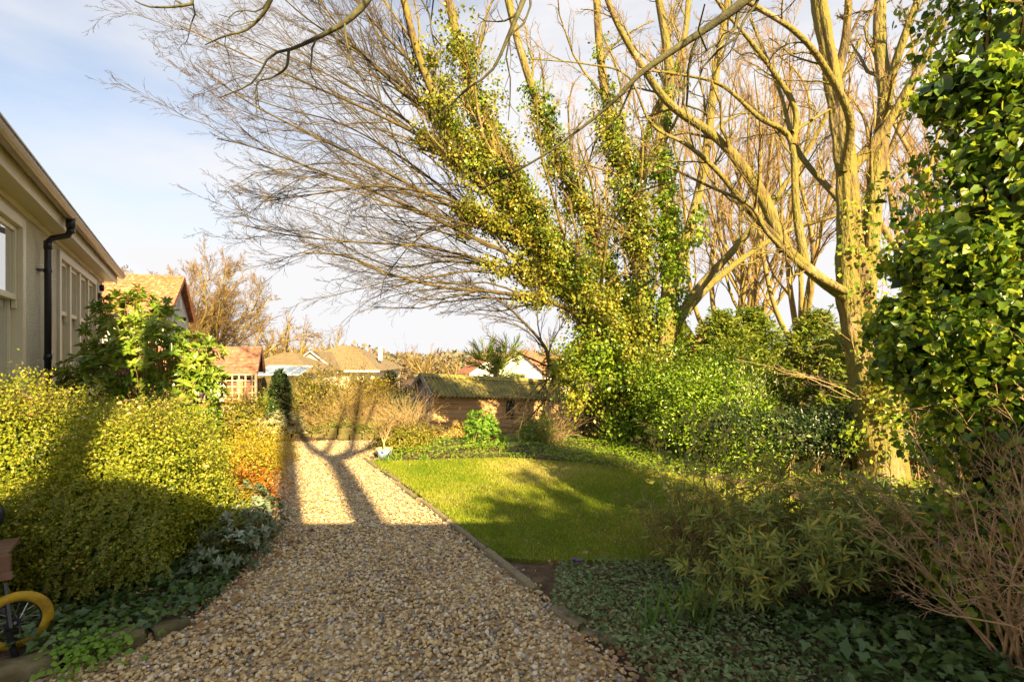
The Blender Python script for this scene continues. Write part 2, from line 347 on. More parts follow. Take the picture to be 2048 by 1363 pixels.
M['ftile'] = surf('buff_roof_tile', [(.16, .12, .07), (.24, .18, .10)], 3, .85, .3)
M['greyr'] = surf('grey_render', [(.50, .48, .42), (.58, .55, .48)], 3, .9, .3)
M['white'] = surf('white_paint', [(.75, .73, .68), (.82, .80, .75)], 3, .5, 0)
M['creamr'] = surf('cream_render', [(.66, .58, .42), (.74, .66, .50)], 2, .9, 0)
M['brick'] = surf('brick', [(.36, .17, .10), (.50, .28, .17)], 8, .9, .4)
M['dbrick'] = surf('dark_brick', [(.16, .07, .045), (.24, .12, .07)], 8, .9, .4)
M['shedw'] = surf('sunlit_orange_board', [(.58, .33, .13), (.70, .44, .19), (.76, .54, .30)], 3, .8, .4, 30, stretch=(.3, .3, 3))  # warm sunlight on the front boards is put into this orange
M['shedg'] = surf('grey_board', [(.30, .25, .19), (.42, .36, .28)], 3, .85, .4, 30, stretch=(.3, .3, 3))  # greyer boards for gable, door and bargeboards
M['shedr'] = surf('mossy_corrugated_sheet', [(.12, .11, .06), (.22, .19, .06), (.34, .29, .06), (.20, .18, .12)], 3.5, .9, .5, 24)
M['wood'] = surf('trellis_wood', [(.60, .42, .27), (.72, .54, .37)], 6, .8, .2)
M['fence'] = surf('mossy_picket_wood', [(.09, .08, .03), (.17, .14, .05)], 5, .85, .3)
M['kerb'] = surf('kerb_concrete', [(.16, .13, .09), (.26, .21, .14), (.22, .21, .07)], 7, .9, .7, 40)
M['sand'] = surf('sandstone', [(.06, .055, .025), (.13, .11, .05), (.22, .18, .10)], 7, .9, .7, 30)
M['cartw'] = surf('brown_cart_board', [(.13, .065, .04), (.24, .14, .09)], 5, .45, .2, stretch=(1, 5, 1))
M['yellow'] = surf('dirty_yellow_rubber', [(.16, .10, .015), (.40, .25, .012), (.50, .32, .015)], 14, .6, .5, 60, dist=.004)
M['steel'] = surf('steel', [(.35, .35, .36), (.5, .5, .5)], 5, .35, 0, metal=.8)
M['terra'] = surf('buff_rim', [(.50, .30, .15), (.58, .38, .2)], 5, .7, 0)
M['purple'] = surf('purple_petal', [(.18, .03, .45), (.28, .05, .6)], 5, .5, 0)
def glass_mat(name, col):
    m, Nn, Ln, b = nodes(name); b.inputs['Base Color'].default_value = (*col, 1); b.inputs['Roughness'].default_value = .04; b.inputs['Specular IOR Level'].default_value = .9; b.inputs['IOR'].default_value = 1.9; return m
M['glass'] = glass_mat('window_glass', (.05, .06, .06)); M['glass'].node_tree.nodes['Principled BSDF'].inputs['Metallic'].default_value = 0
M['hglass'] = glass_mat('reflecting_window_glass', (.62, .63, .60)); M['hglass'].node_tree.nodes['Principled BSDF'].inputs['Metallic'].default_value = .75
def pot_mat():
    m, Nn, Ln, b = nodes('blue_white_glaze'); t = Nn.new('ShaderNodeTexCoord'); n = Nn.new('ShaderNodeTexNoise'); n.inputs['Scale'].default_value = 16; n.inputs['Detail'].default_value = 2
    Ln.new(t.outputs['Object'], n.inputs[0]); r = ramp(Nn, [(.56, (.32, .42, .72)), (.60, (.03, .05, .22))]); Ln.new(n.outputs[0], r.inputs[0]); Ln.new(r.outputs[0], b.inputs['Base Color']); b.inputs['Roughness'].default_value = .15; return m
M['pot'] = pot_mat()

# ------------------------------------------------------------------ ground, drive, lawn
xs = np.concatenate([np.linspace(-2500, -40, 10), np.linspace(-30, 30, 61), np.linspace(40, 2500, 10)])
ys = np.concatenate([np.linspace(-300, -12, 5), np.linspace(-10, 22, 65), np.array([26, 32, 40, 50, 60, 80, 120, 200, 400, 900, 2600])])
X, Y = np.meshgrid(xs, ys); Z = gz(X, Y); rg = np.random.default_rng(5)
near = (Y > 9) & (Y < 60); Z = Z+np.where(near, rg.normal(size=Z.shape)*.03, 0)
V = np.stack([X, Y, Z], -1).reshape(-1, 3); nx = len(xs); ny = len(ys)
ii, jj = np.meshgrid(np.arange(nx-1), np.arange(ny-1)); q = jj*nx+ii
F = np.stack([q, q+1, q+1+nx, q+nx], -1).reshape(-1, 4)
tag(link('ground', mesh('ground', V, F, M['soil'], True)), 'dark soil ground of the garden and the land beyond', kind='structure')

def poly_mesh(name, pts, z, mat, label, skirt=0):
    pts = np.asarray(pts, float); n = len(pts)
    V = [(x, y, z) for x, y in pts]; F = [tuple(range(n))]
    if skirt:
        V += [(x, y, z-skirt) for x, y in pts]; F += [(i, i+n, (i+1) % n+n, (i+1) % n) for i in range(n)]
    me = bpy.data.meshes.new(name); me.from_pydata(V, [], F); me.update(); me.materials.append(mat)
    return tag(link(name, me), label, kind='structure')
def inpoly(p, poly):
    poly = np.asarray(poly, float); x, y = p[:, 0], p[:, 1]; r = np.zeros(len(p), bool); j = len(poly)-1
    for i in range(len(poly)):
        xi, yi = poly[i]; xj, yj = poly[j]
        r ^= ((yi > y) != (yj > y)) & (x < (xj-xi)*(y-yi)/(yj-yi+1e-12)+xi); j = i
    return r
drive = [(-2.9, -1.1), (-2.36, 2.40), (-2.25, 2.62), (-1.92, 3.0), (-2.0, 3.64), (-2.27, 4.6), (-2.75, 5.6), (-3.1, 6.4), (-3.9, 8.0), (-4.6, 9.36),
         (-2.45, 9.36), (-2.35, 8.6), (-2.22, 7.65), (-1.2, 5.75), (-.16, 3.9), (.24, 3.17), (.43, 2.76), (.60, 2.4), (1.2, -1.1)]
poly_mesh('gravel_drive', drive, .004, M['gravelbed'], 'bed of the golden gravel drive')
lawn = [(-2.16, 7.52), (-1.95, 7.42), (-.93, 7.58), (-.1, 7.7), (.9, 7.35), (2.1, 6.7), (3.1, 5.8), (3.2, 4.3), (1.9, 3.9), (1.0, 3.85), (0.2, 3.85), (-.08, 3.9), (-1.12, 5.78)]
lw = poly_mesh('lawn', lawn, .03, M['turf'], 'green lawn lit in stripes beside the gravel drive', .04)

# gravel stones
rng = np.random.default_rng(11)
def icosa():
    p = (1+5**.5)/2
    V = np.array([(-1, p, 0), (1, p, 0), (-1, -p, 0), (1, -p, 0), (0, -1, p), (0, 1, p), (0, -1, -p), (0, 1, -p), (p, 0, -1), (p, 0, 1), (-p, 0, -1), (-p, 0, 1)])/1.902
    F = np.array([(0, 11, 5), (0, 5, 1), (0, 1, 7), (0, 7, 10), (0, 10, 11), (1, 5, 9), (5, 11, 4), (11, 10, 2), (10, 7, 6), (7, 1, 8), (3, 9, 4), (3, 4, 2), (3, 2, 6), (3, 6, 8), (3, 8, 9), (4, 9, 5), (2, 4, 11), (6, 2, 10), (8, 6, 7), (9, 8, 1)])
    return V, F
def octa():
    V = np.array([(1, 0, 0), (0, 1, 0), (-1, 0, 0), (0, -1, 0), (0, 0, 1.)]); F = np.array([(0, 1, 4), (1, 2, 4), (2, 3, 4), (3, 0, 4)]); return V, F
def stones(n, ylo, yhi, T, s0, s1, extra=None):
    V0, F0 = T; p = np.stack([rng.uniform(-5, 1.3, n), rng.uniform(ylo, yhi, n)], 1)
    jit = rng.normal(size=p.shape)*.07
    p = p[inpoly(p+jit, drive)]; n = len(p)
    sz = rng.uniform(s0, s1, n)*rng.choice([1, 1, 1.25, .7], n); a = rng.uniform(0, 6.28, n); ax = rng.uniform(.65, 1, n); az = rng.uniform(.45, .75, n)
    tl = rng.normal(size=(n, 2))*.25
    v = V0[None]*np.stack([sz, sz*ax, sz*az], 1)[:, None]*(1+rng.uniform(-.24, .24, (n, len(V0), 1)))
    x = v[..., 0]*np.cos(a)[:, None]-v[..., 1]*np.sin(a)[:, None]; y = v[..., 0]*np.sin(a)[:, None]+v[..., 1]*np.cos(a)[:, None]
    z = v[..., 2]+x*tl[:, :1]+y*tl[:, 1:]
    und = .006*np.sin(p[:, 0]*5)*np.sin(p[:, 1]*4)
    z0 = .006+rng.uniform(0, .014, n)+und
    V = np.stack([x+p[:, :1], y+p[:, 1:], z+z0[:, None]], -1)
    F = (F0[None]+(np.arange(n)*len(V0))[:, None, None]).reshape(-1, 3)
    return V.reshape(-1, 3), F, np.repeat(rng.random(n), len(V0))
Va, Fa, ta = stones(52000, 2.2, 4.7, icosa(), .0065, .0165)
Vb, Fb, tb = stones(80000, 4.7, 9.4, octa(), .010, .017)
Vc, Fc, tc_ = stones(3000, .5, 2.2, icosa(), .012, .021)
V = np.concatenate([Va, Vb, Vc]); F = np.concatenate([Fa, Fb+len(Va), Fc+len(Va)+len(Vb)])
tag(link('gravel', mesh('gravel', V, F, M['gravel'], True, np.concatenate([ta, tb, tc_]))), 'golden and grey pebbles covering the drive', kind='stuff')

# lawn grass
rng = np.random.default_rng(12)
p = np.stack([rng.uniform(-2.3, 3.3, 160000), rng.uniform(3.8, 7.8, 160000)], 1); p = p[inpoly(p+rng.normal(size=p.shape)*.02, lawn)]
n = len(p); pos = np.column_stack([p, np.full(n, .028)]); d = norm(np.column_stack([rng.normal(size=(n, 2))*.6, np.ones(n)]))
patch = np.clip(.5+.5*lump(pos*np.array([1, 1, 0]), rng, 2.2, 8)+.3*lump(pos*np.array([1, 1, 0]), rng, 9, 8)+rng.normal(size=n)*.22, 0, 1)
leaves('grass', pos, d, norm(rng.normal(size=(n, 3))), rng.uniform(.02, .045, n), .16, 'blade', M['grass'], tint=patch)['label'] = 'short mossy grass blades of the lawn'

# kerb of edging blocks along the lawn and the bed
kerb = thing('kerb', 'x', 'x'); del kerb['label']; del kerb['category']; kerb['kind'] = 'structure'; kerb['label'] = 'low weathered edging between gravel and lawn'
rng = np.random.default_rng(13)
kp = catmull([(-2.26, 7.72, 0), (-1.2, 5.84, 0), (-.14, 3.95, 0), (.25, 3.2, 0)], 60)
cum = np.concatenate([[0], np.cumsum(np.linalg.norm(np.diff(kp, axis=0), axis=1))])
def rough_block(a, b, wd, h, name, mat, parent, rng, z0=-.03, seg=8, rough=.12):
    a = np.array(a, float); b = np.array(b, float); t = norm(b-a); s_ = np.cross(t, [0, 0, 1.]); prof = [(-.5, 0), (-.5, .8), (-.38, .97), (0, 1.0), (.38, .97), (.5, .8), (.5, 0)]
    V = []; F = []; m = len(prof)
    for k in range(seg+1):
        f = k/seg; e = .93 if k in (0, seg) else 1
        for x, z in prof:
            j = 1+rng.normal()*rough*.5; V.append(a+(b-a)*f+s_*x*wd*e*j+np.array([0, 0, z0+z*h*e*(1+rng.normal()*rough*.3)]))
    for k in range(seg):
        for i in range(m-1): F.append((k*m+i, k*m+i+1, (k+1)*m+i+1, (k+1)*m+i))
    F += [tuple(range(m)), tuple(seg*m+i for i in range(m))[::-1]]
    me = bpy.data.meshes.new(name); me.from_pydata([tuple(v) for v in V], [], F); me.update(); me.materials.append(mat); me.polygons.foreach_set('use_smooth', np.ones(len(me.polygons), bool))
    o = link(name, me, parent); b_ = o.modifiers.new('b', 'BEVEL'); b_.width = .004; return o
def at(sv): return np.array([np.interp(sv, cum, kp[:, i]) for i in range(3)])
s_ = 0
while s_ < cum[-1]-.2:
    e = min(cum[-1], s_+rng.uniform(.75, .92)); j = rng.normal(size=3)*np.array([.008, .008, 0])
    rough_block(at(s_)+j, at(e-.012)+j, .05 if e < cum[-1]-.9 else .065, .075, 'edging_block', M['kerb'], kerb, rng); s_ = e
rough_block((.27, 3.15, 0), (.42, 2.93, 0), .09, .07, 'edging_block', M['kerb'], kerb, rng)
rough_block((.40, 2.90, 0), (.60, 2.80, 0), .09, .05, 'edging_block', M['kerb'], kerb, rng)

# ------------------------------------------------------------------ rendered house on the left
HR = math.atan2(.8388, -.5445)
house = thing('bungalow', 'cream pebbledashed house with sash windows and black downpipe beside the hedge', 'house', (-1.8, 0, 0), HR)
# local frame: x along the wall, -y outward
def wall_with_holes(x0, x1, z0, z1, holes, th, name, mat, parent):
    m = MB(); xs_ = sorted({x0, x1, *[h[0] for h in holes], *[h[1] for h in holes]}); zs_ = sorted({z0, z1, *[h[2] for h in holes], *[h[3] for h in holes]})
    for a, b in zip(xs_, xs_[1:]):
        for c, d_ in zip(zs_, zs_[1:]):
            if any(a >= h[0]-1e-6 and b <= h[1]+1e-6 and c >= h[2]-1e-6 and d_ <= h[3]+1e-6 for h in holes): continue
            m.add([(a, 0, c), (b, 0, c), (b, 0, d_), (a, 0, d_)], [(0, 1, 2, 3)])
    for h in holes:
        m.add([(h[0], 0, h[2]), (h[0], th, h[2]), (h[0], th, h[3]), (h[0], 0, h[3])], [(0, 1, 2, 3)])
        m.add([(h[1], 0, h[2]), (h[1], th, h[2]), (h[1], th, h[3]), (h[1], 0, h[3])], [(3, 2, 1, 0)])
        m.add([(h[0], 0, h[3]), (h[0], th, h[3]), (h[1], th, h[3]), (h[1], 0, h[3])], [(0, 1, 2, 3)])
        m.add([(h[0], 0, h[2]), (h[0], th, h[2]), (h[1], th, h[2]), (h[1], 0, h[2])], [(3, 2, 1, 0)])
    return m.build(name, mat, parent)
ZS = 3.2
h1 = (3.4, 6.44, 1.22, 3.02); h2 = (8.25, 11.55, 1.22, 3.02)
wall_with_holes(2.6, 12.6, -.1, ZS, [h1, h2], .16, 'wall', M['render'], house)
MB().add([(12.6, 0, -.1), (12.6, 5, -.1), (12.6, 5, ZS), (12.6, 0, ZS)], [(0, 1, 2, 3)]).add([(2.6, 0, -.1), (2.6, 5, -.1), (2.6, 5, ZS), (2.6, 0, ZS)], [(3, 2, 1, 0)]).add([(2.6, 5, -.1), (12.6, 5, -.1), (12.6, 5, ZS), (2.6, 5, ZS)], [(3, 2, 1, 0)]).build('wall', M['render'], house)
MB().box(2.3, 12.9, -.205, -.002, ZS, ZS+.02).build('soffit', M['paint'], house)
MB().box(2.3, 12.9, -.225, -.205, ZS-.03, ZS+.15).build('fascia', M['paint'], house)
MB().box(2.6, 12.6, -.03, -.003, ZS-.07, ZS-.002).build('cornice', M['paint'], house)
g = MB(); pr = [(-.23+.065+.065*math.cos(a)-.065*2, ZS+.14+.065*math.sin(a)) for a in np.linspace(0, -math.pi, 9)]
pr = [(-.232, ZS+.15)]+[(-.30+.068*math.cos(a), ZS+.145+.07*math.sin(a)) for a in np.linspace(0, -math.pi, 9)]
Vg = [(x, y, z) for x in (2.3, 12.9) for y, z in pr]; m_ = len(pr); g.add(Vg, [(i, i+1, i+1+m_, i+m_) for i in range(m_-1)]+[tuple(range(m_)), tuple(m_+i for i in range(m_))[::-1]])
gg = g.build('gutter', M['gutterp'], house, smooth=False)
MB().beam((2.3, -.372, ZS+.148), (12.9, -.372, ZS+.148), .014, .016).build('gutter_lip', M['gutterp'], gg)
r_ = MB(); r_.add([(2.3, -.24, ZS+.17), (12.9, -.24, ZS+.17), (12.9, 2.6, ZS+1.25), (2.3, 2.6, ZS+1.25), (12.9, 5.2, ZS+.17), (2.3, 5.2, ZS+.17)], [(0, 1, 2, 3), (3, 2, 4, 5)])
r_.add([(2.6, 0, ZS), (2.6, 5, ZS), (2.6, 2.6, ZS+1.2)], [(0, 1, 2)]).add([(12.6, 0, ZS), (12.6, 5, ZS), (12.6, 2.6, ZS+1.2)], [(2, 1, 0)])
r_.build('roof', M['btile'], house)
dp = MB(); u = 7.18
dp.tube([(u, -.30, ZS+.09), (u, -.30, ZS-.02)], .05, 12)
dp.tube([(u, -.30, ZS-.0), (u, -.30, ZS-.06), (u, -.27, ZS-.12), (u, -.13, ZS-.17), (u, -.09, ZS-.22), (u, -.09, ZS-.34), (u, -.09, .02)], .036, 12)
dpo = dp.build('downpipe', M['black'], house, smooth=True)
MB().tube([(u, -.09, ZS-.21), (u, -.09, ZS-.31)], .043, 12).build('pipe_collar', M['black'], dpo, smooth=True)
MB().tube([(u, -.30, ZS-.03), (u, -.30, ZS-.09)], .043, 12).build('pipe_collar', M['black'], dpo, smooth=True)
MB().tube([(u, -.09, 1.55), (u, -.09, 1.62)], .042, 12).build('pipe_collar', M['black'], dpo, smooth=True)
for z in (2.62, 1.36):
    MB().box(u-.095, u+.075, -.06, -.001, z, z+.02).tube([(u, -.09, z-.01), (u, -.09, z+.03)], .042, 12).build('bracket', M['black'], dpo)
def sash_window(h, n):
    x0, x1, z0, z1 = h; wd = (x1-x0)/n
    o = MB(); fr = .075
    o.box(x0-.04, x0+fr, -.035, .1, z0-.03, z1+.05).box(x1-fr, x1+.04, -.035, .1, z0-.03, z1+.05).box(x0+fr, x1-fr, -.035, .1, z1-fr+.02, z1+.05)
    for k in range(1, n): o.box(x0+k*wd-.055, x0+k*wd+.055, -.02, .1, z0+.02, z1-fr+.02)
    wo = o.build('window', M['paint'], house, bevel=.006)
    MB().box(x0-.06, x1+.06, -.09, .1, z0-.08, z0+.02).build('sill', M['paint'], wo, bevel=.006)
    zt = z0+(z1-z0)*.55
    for k in range(n):
        a = x0+k*wd+(fr if k == 0 else .055)+.003; b = x0+(k+1)*wd-(fr if k == n-1 else .055)-.003
        for (c, d_, y) in ((zt-.02, z1-fr+.017, .015), (z0+.023, zt+.03, .06)):
            f_ = MB(); f_.box(a, a+.05, y, y+.04, c, d_).box(b-.05, b, y, y+.04, c, d_).box(a+.05, b-.05, y, y+.04, d_-.05, d_).box(a+.05, b-.05, y, y+.04, c, c+.06)
            if y < .03: f_.box(a, a+.04, y-.002, y+.038, c-.09, c-.001).box(b-.04, b, y-.002, y+.038, c-.09, c-.001)
            s1_ = f_.build('sash', M['paint'], wo, bevel=.004)
            MB().add([(a+.05, y+.02, c+.06), (b-.05, y+.02, c+.06), (b-.05, y+.02, d_-.05), (a+.05, y+.02, d_-.05)], [(0, 1, 2, 3)]).build('pane', M['hglass'], s1_)
sash_window(h1, 3); sash_window(h2, 4)
lampo = thing('wall_lamp', 'black floodlight fixed to the house wall under the eaves', 'lamp', tuple(np.array([-1.8, 0, 0])+np.array([-.5445, .8388, 0])*12.0), HR)
MB().box(-.05, .05, -.05, -.003, 2.72, 2.86).beam((0, -.05, 2.79), (0, -.13, 2.76), .02, .02).build('bracket', M['black'], lampo)
MB().beam((0, -.12, 2.79), (0, -.2, 2.74), .16, .10).build('lamp_head', M['black'], lampo, bevel=.008)
MB().lathe([(.0, .0), (.035, 0), (.045, .1), (.03, .13), (0, .14)], 12, (0, -.06, 2.90)).build('sensor', M['black'], lampo, smooth=True)

# ------------------------------------------------------------------ other buildings
def tiled_roof(parent, A, B, C_, D, rows, cols, mat, name='tile', proud=.03):
    """courses of overlapping pantiles between eave A-B and ridge D-C, joined"""
    A, B, C_, D = (np.array(v, float) for v in (A, B, C_, D)); Vv = []; Ff = []; n = 0; nrm = norm(np.cross(B-A, D-A)); r2 = np.random.default_rng(3)
    if nrm[2] < 0: nrm = -nrm
    for i in range(rows):
        f0 = i/rows; f1 = (i+1.08)/rows
        L0 = A+(D-A)*f0; R0 = B+(C_-B)*f0; L1 = A+(D-A)*min(f1, 1); R1 = B+(C_-B)*min(f1, 1)
        for j in range(cols):
            g0 = j/cols; g1 = (j+.97)/cols; pj = proud*(1+r2.normal()*.2)
            gm = (g0+g1)/2
            for ga, gb, ha, hb in ((g0, gm, .35, 1.0), (gm, g1, 1.0, .35)):
                q_ = [L0+(R0-L0)*ga+nrm*pj*(ha+.5), L0+(R0-L0)*gb+nrm*pj*(hb+.5), L1+(R1-L1)*gb+nrm*pj*hb*.5, L1+(R1-L1)*ga+nrm*pj*ha*.5, L0+(R0-L0)*ga, L0+(R0-L0)*gb]
                Vv += q_; Ff += [(n, n+1, n+2, n+3), (n+4, n+5, n+1, n)]; n += 6
    o = link(name, mesh(name, np.array(Vv), np.array(Ff), mat), parent); o['kind'] = 'stuff'; return o
def gable_house(name, label, loc, rz, Lx, Dy, ze, zr, zb, wallm, roofm, rows, cols, over=.25, verge=None):
    """ridge along local x; local y=0 is the front eave side"""
    t = thing(name, label, 'house', loc, rz)
    m = MB(); m.add([(0, 0, zb), (Lx, 0, zb), (Lx, 0, ze), (0, 0, ze)], [(0, 1, 2, 3)]).add([(0, Dy, zb), (Lx, Dy, zb), (Lx, Dy, ze), (0, Dy, ze)], [(3, 2, 1, 0)])
    for x in (0, Lx): m.add([(x, 0, zb), (x, Dy, zb), (x, Dy, ze), (x, Dy/2, zr-.03), (x, 0, ze)], [(0, 1, 2, 3, 4)])
    m.build('wall', wallm, t)
    sl = (zr-ze)/(Dy/2); a0 = (-over, -over, ze-sl*over); b0 = (Lx+over, -over, ze-sl*over); cr = (Lx+over, Dy/2, zr); dr = (-over, Dy/2, zr); a1 = (-over, Dy+over, ze-sl*over); b1 = (Lx+over, Dy+over, ze-sl*over)
    r = MB(); r.add([a0, b0, cr, dr], [(0, 1, 2, 3)]).add([dr, cr, b1, a1], [(0, 1, 2, 3)]); ro = r.build('roof', roofm, t)
    tiled_roof(ro, a0, b0, cr, dr, rows, cols, roofm)
    MB().tube([(-over-.02, Dy/2, zr+.01), (Lx+over+.02, Dy/2, zr+.01)], .10 if Dy > 3 else .07, 8).build('ridge', roofm, ro)
    vm = verge or roofm
    for x in (-over, Lx+over):
        MB().beam((x, -over, ze-sl*over+.02), (x, Dy/2, zr+.02), .06, .14).beam((x, Dy+over, ze-sl*over+.02), (x, Dy/2, zr+.02), .06, .14).build('verge', vm, ro)
    MB().beam((-over, -over-.05, ze-sl*over-.05), (Lx+over, -over-.05, ze-sl*over-.05), .09, .09).build('gutter', M['black'], t)
    return t
# red pantiled house behind the eaves: gable end to the right
p_apex = W(368, 553, 18.0)
t = gable_house('gabled_house', 'house with red pantiled roof and grey gable behind the shrub', (p_apex[0]-6.2*math.cos(rad(22))+1.8*math.sin(rad(22)), 18.0-6.2*math.sin(rad(22))-1.8*math.cos(rad(22)), 0), rad(22), 6, 3.6, 3.05, 4.35, -1.6, M['greyr'], M['rtile'], 14, 34, .2)
MB().box(6.0, 6.08, 1.9, 2.0, 3.3, 3.65).build('wall_light', M['white'], t); MB().lathe([(0, 0), (.05, 0), (.06, .12), (0, .13)], 10, (6.08, 2.5, 2.9)).build('camera_dome', M['black'], t, smooth=True)
# small outbuilding
t = gable_house('outbuilding', 'small outbuilding with mottled brown tiled roof behind the trellis', (-11.55, 13.0, 0), rad(20), 4.25, 1.5, 1.22, 1.80, -1.35, M['dbrick'], M['btile'], 8, 24, .18)
MB().box(2.2, 3.6, -.02, .05, .3, .95).build('window', M['white'], t)
MB().beam((4.0, -.1, -1.3), (4.0, -.1, 1.1), .16, .16, (0, 1, 0)).build('post', M['brick'], t)
# far buff bungalow with hipped roof
t = thing('hipped_bungalow', 'distant cream bungalow with buff hipped roof and small front gable', 'house', (-14.2, 40, 0))
MB().box(-5.3, 3.2, 0, 9, -2.4, .45).build('wall', M['creamr'], t)
ro = MB(); ro.add([(-5.8, -.5, .4), (3.7, -.5, .4), (3.7, 9.5, .4), (-5.8, 9.5, .4), (-.9, 4.4, 2.45), (0.3, 4.4, 2.45)], [(0, 1, 5, 4), (1, 2, 5), (2, 3, 4, 5), (3, 0, 4)]).build('roof', M['ftile'], t)
tiled_roof([o for o in t.children if o.name.startswith('roof')][0], (-5.8, -.5, .42), (3.7, -.5, .42), (.3, 4.4, 2.47), (-.9, 4.4, 2.47), 14, 30, M['ftile'], proud=.05)
gb = MB(); gb.add([(-3.1, -1.5, .4), (.6, -1.5, .4), (-1.25, -1.5, 1.85)], [(0, 1, 2)]).box(-3.0, .5, -1.5, 0, -2.4, .4); gb.build('gable', M['creamr'], t)
MB().add([(-3.4, -1.7, .3), (-1.25, -1.7, 1.95), (-1.25, 3.5, 1.95), (-3.4, 1.0, .3)], [(0, 1, 2, 3)]).add([(.9, -1.7, .3), (-1.25, -1.7, 1.95), (-1.25, 3.5, 1.95), (.9, 1.0, .3)], [(3, 2, 1, 0)]).build('gable_roof', M['ftile'], t)
MB().beam((-3.4, -1.72, .3), (-1.25, -1.72, 1.95), .06, .2, (0, 1, 0)).beam((.9, -1.72, .3), (-1.25, -1.72, 1.95), .06, .2, (0, 1, 0)).build('bargeboard', M['white'], t)
MB().box(-5.85, -3.4, -.6, -.5, .3, .45).build('gutter', M['white'], t); MB().box(.95, 3.75, -.6, -.5, .3, .45).build('gutter', M['white'], t)
for x in (1.2, 2.3):
    wn = MB().box(x, x+.7, -.04, 0, -.95, .1).build('window', M['white'], t); MB().box(x+.07, x+.63, -.06, -.045, -.88, .03).build('pane', M['glass'], wn)
MB().box(2.7, 3.0, 3, 3.3, 1.2, 2.3).build('vent_pipe', M['white'], t)
# second buff hipped roof left of it
t = thing('low_bungalow', 'buff hipped roof of a low bungalow left of the gabled one', 'house', (-16.2, 33, 0))
MB().box(-2.4, 2.6, 0, 6, -2.2, .55).build('wall', M['creamr'], t)
MB().add([(-2.8, -.3, .5), (3.0, -.3, .5), (3.0, 6.3, .5), (-2.8, 6.3, .5), (-.2, 3, 1.85), (.5, 3, 1.85)], [(0, 1, 5, 4), (1, 2, 5), (2, 3, 4, 5), (3, 0, 4)]).build('roof', M['ftile'], t)
# greenhouse roof
t = thing('greenhouse', 'low greenhouse with pale blue glazed roof behind the dark climber post', 'greenhouse', (-8.85, 17, 0))
M['pglass'] = glass_mat('pale_glass', (.25, .31, .38))
fr = MB()
for i in range(5): fr.beam((i*.4, 0, .95), (i*.4, 1.2, 1.22), .03, .03)
fr.beam((0, 0, .95), (1.6, 0, .95), .05, .05).beam((0, 1.2, 1.22), (1.6, 1.2, 1.22), .05, .05).build('frame', M['white'], t)
for i in range(4): MB().box(i*.4+.02, i*.4+.38, -.001, .001, -.001, .001) if False else MB().add([(i*.4+.02, 0, .945), (i*.4+.38, 0, .945), (i*.4+.38, 1.2, 1.215), (i*.4+.02, 1.2, 1.215)], [(0, 1, 2, 3)]).build('pane', M['pglass'], t)
MB().box(0, 1.6, .02, 1.15, -1.6, .92).build('wall', M['fence'], t)
# white house with red roof
t = thing('white_house', 'white rendered house with red roof beyond the shed', 'house', (1.2, 58, 0), rad(-12))
ze = -.3; MB().box(-3.4, 2.2, .3, 8, -3.4, ze).add([(-3.4, .3, ze), (2.2, .3, ze), (-.3, .3, 2.0)], [(0, 1, 2)]).build('wall', M['white'], t)
MB().box(2.2, 5.4, 1.5, 7, -3.4, ze-.2).build('wing_wall', M['white'], t)
MB().add([(-4.2, 0, ze-.4), (-.3, 0, 2.25), (-.3, 9, 2.25), (-4.2, 9, ze-.4)], [(0, 1, 2, 3)]).add([(2.9, 0, ze-.3), (-.3, 0, 2.25), (-.3, 9, 2.25), (2.9, 9, ze-.3)], [(3, 2, 1, 0)]).build('roof', M['rtile'], t)
MB().add([(.8, 1.0, ze-.35), (5.8, 1.0, ze-.35), (5.3, 4.2, 1.5), (.8, 4.2, 1.5)], [(0, 1, 2, 3)]).build('wing_roof', M['rtile'], t)
MB().beam((-4.2, -.05, ze-.4), (-.3, -.05, 2.25), .1, .22, (0, 1, 0)).beam((2.9, -.05, ze-.3), (-.3, -.05, 2.25), .1, .22, (0, 1, 0)).build('bargeboard', M['brick'], t)
wn = MB().box(-.7, .3, .22, .29, -1.9, -.55).build('window', M['brick'], t); MB().box(-.58, .18, .19, .215, -1.75, -.7).build('pane', M['glass'], wn)
wn = MB().box(3.4, 4.3, 1.42, 1.49, -1.9, -.9).build('window', M['brick'], t); MB().box(3.5, 4.2, 1.39, 1.415, -1.8, -1.0).build('pane', M['glass'], wn)
t = thing('low_roofed_house', 'low white gabled house left of the white house', 'house', (-3.3, 66, 0), rad(20))
MB().box(-2.4, 2.4, 0, 6, -3.4, -.6).add([(-2.4, 0, -.6), (2.4, 0, -.6), (0, 0, .9)], [(0, 1, 2)]).build('wall', M['white'], t)
MB().add([(-2.8, -.3, -.9), (0, -.3, 1.1), (0, 6.3, 1.1), (-2.8, 6.3, -.9)], [(0, 1, 2, 3)]).add([(2.8, -.3, -.9), (0, -.3, 1.1), (0, 6.3, 1.1), (2.8, 6.3, -.9)], [(3, 2, 1, 0)]).build('roof', M['rtile'], t)
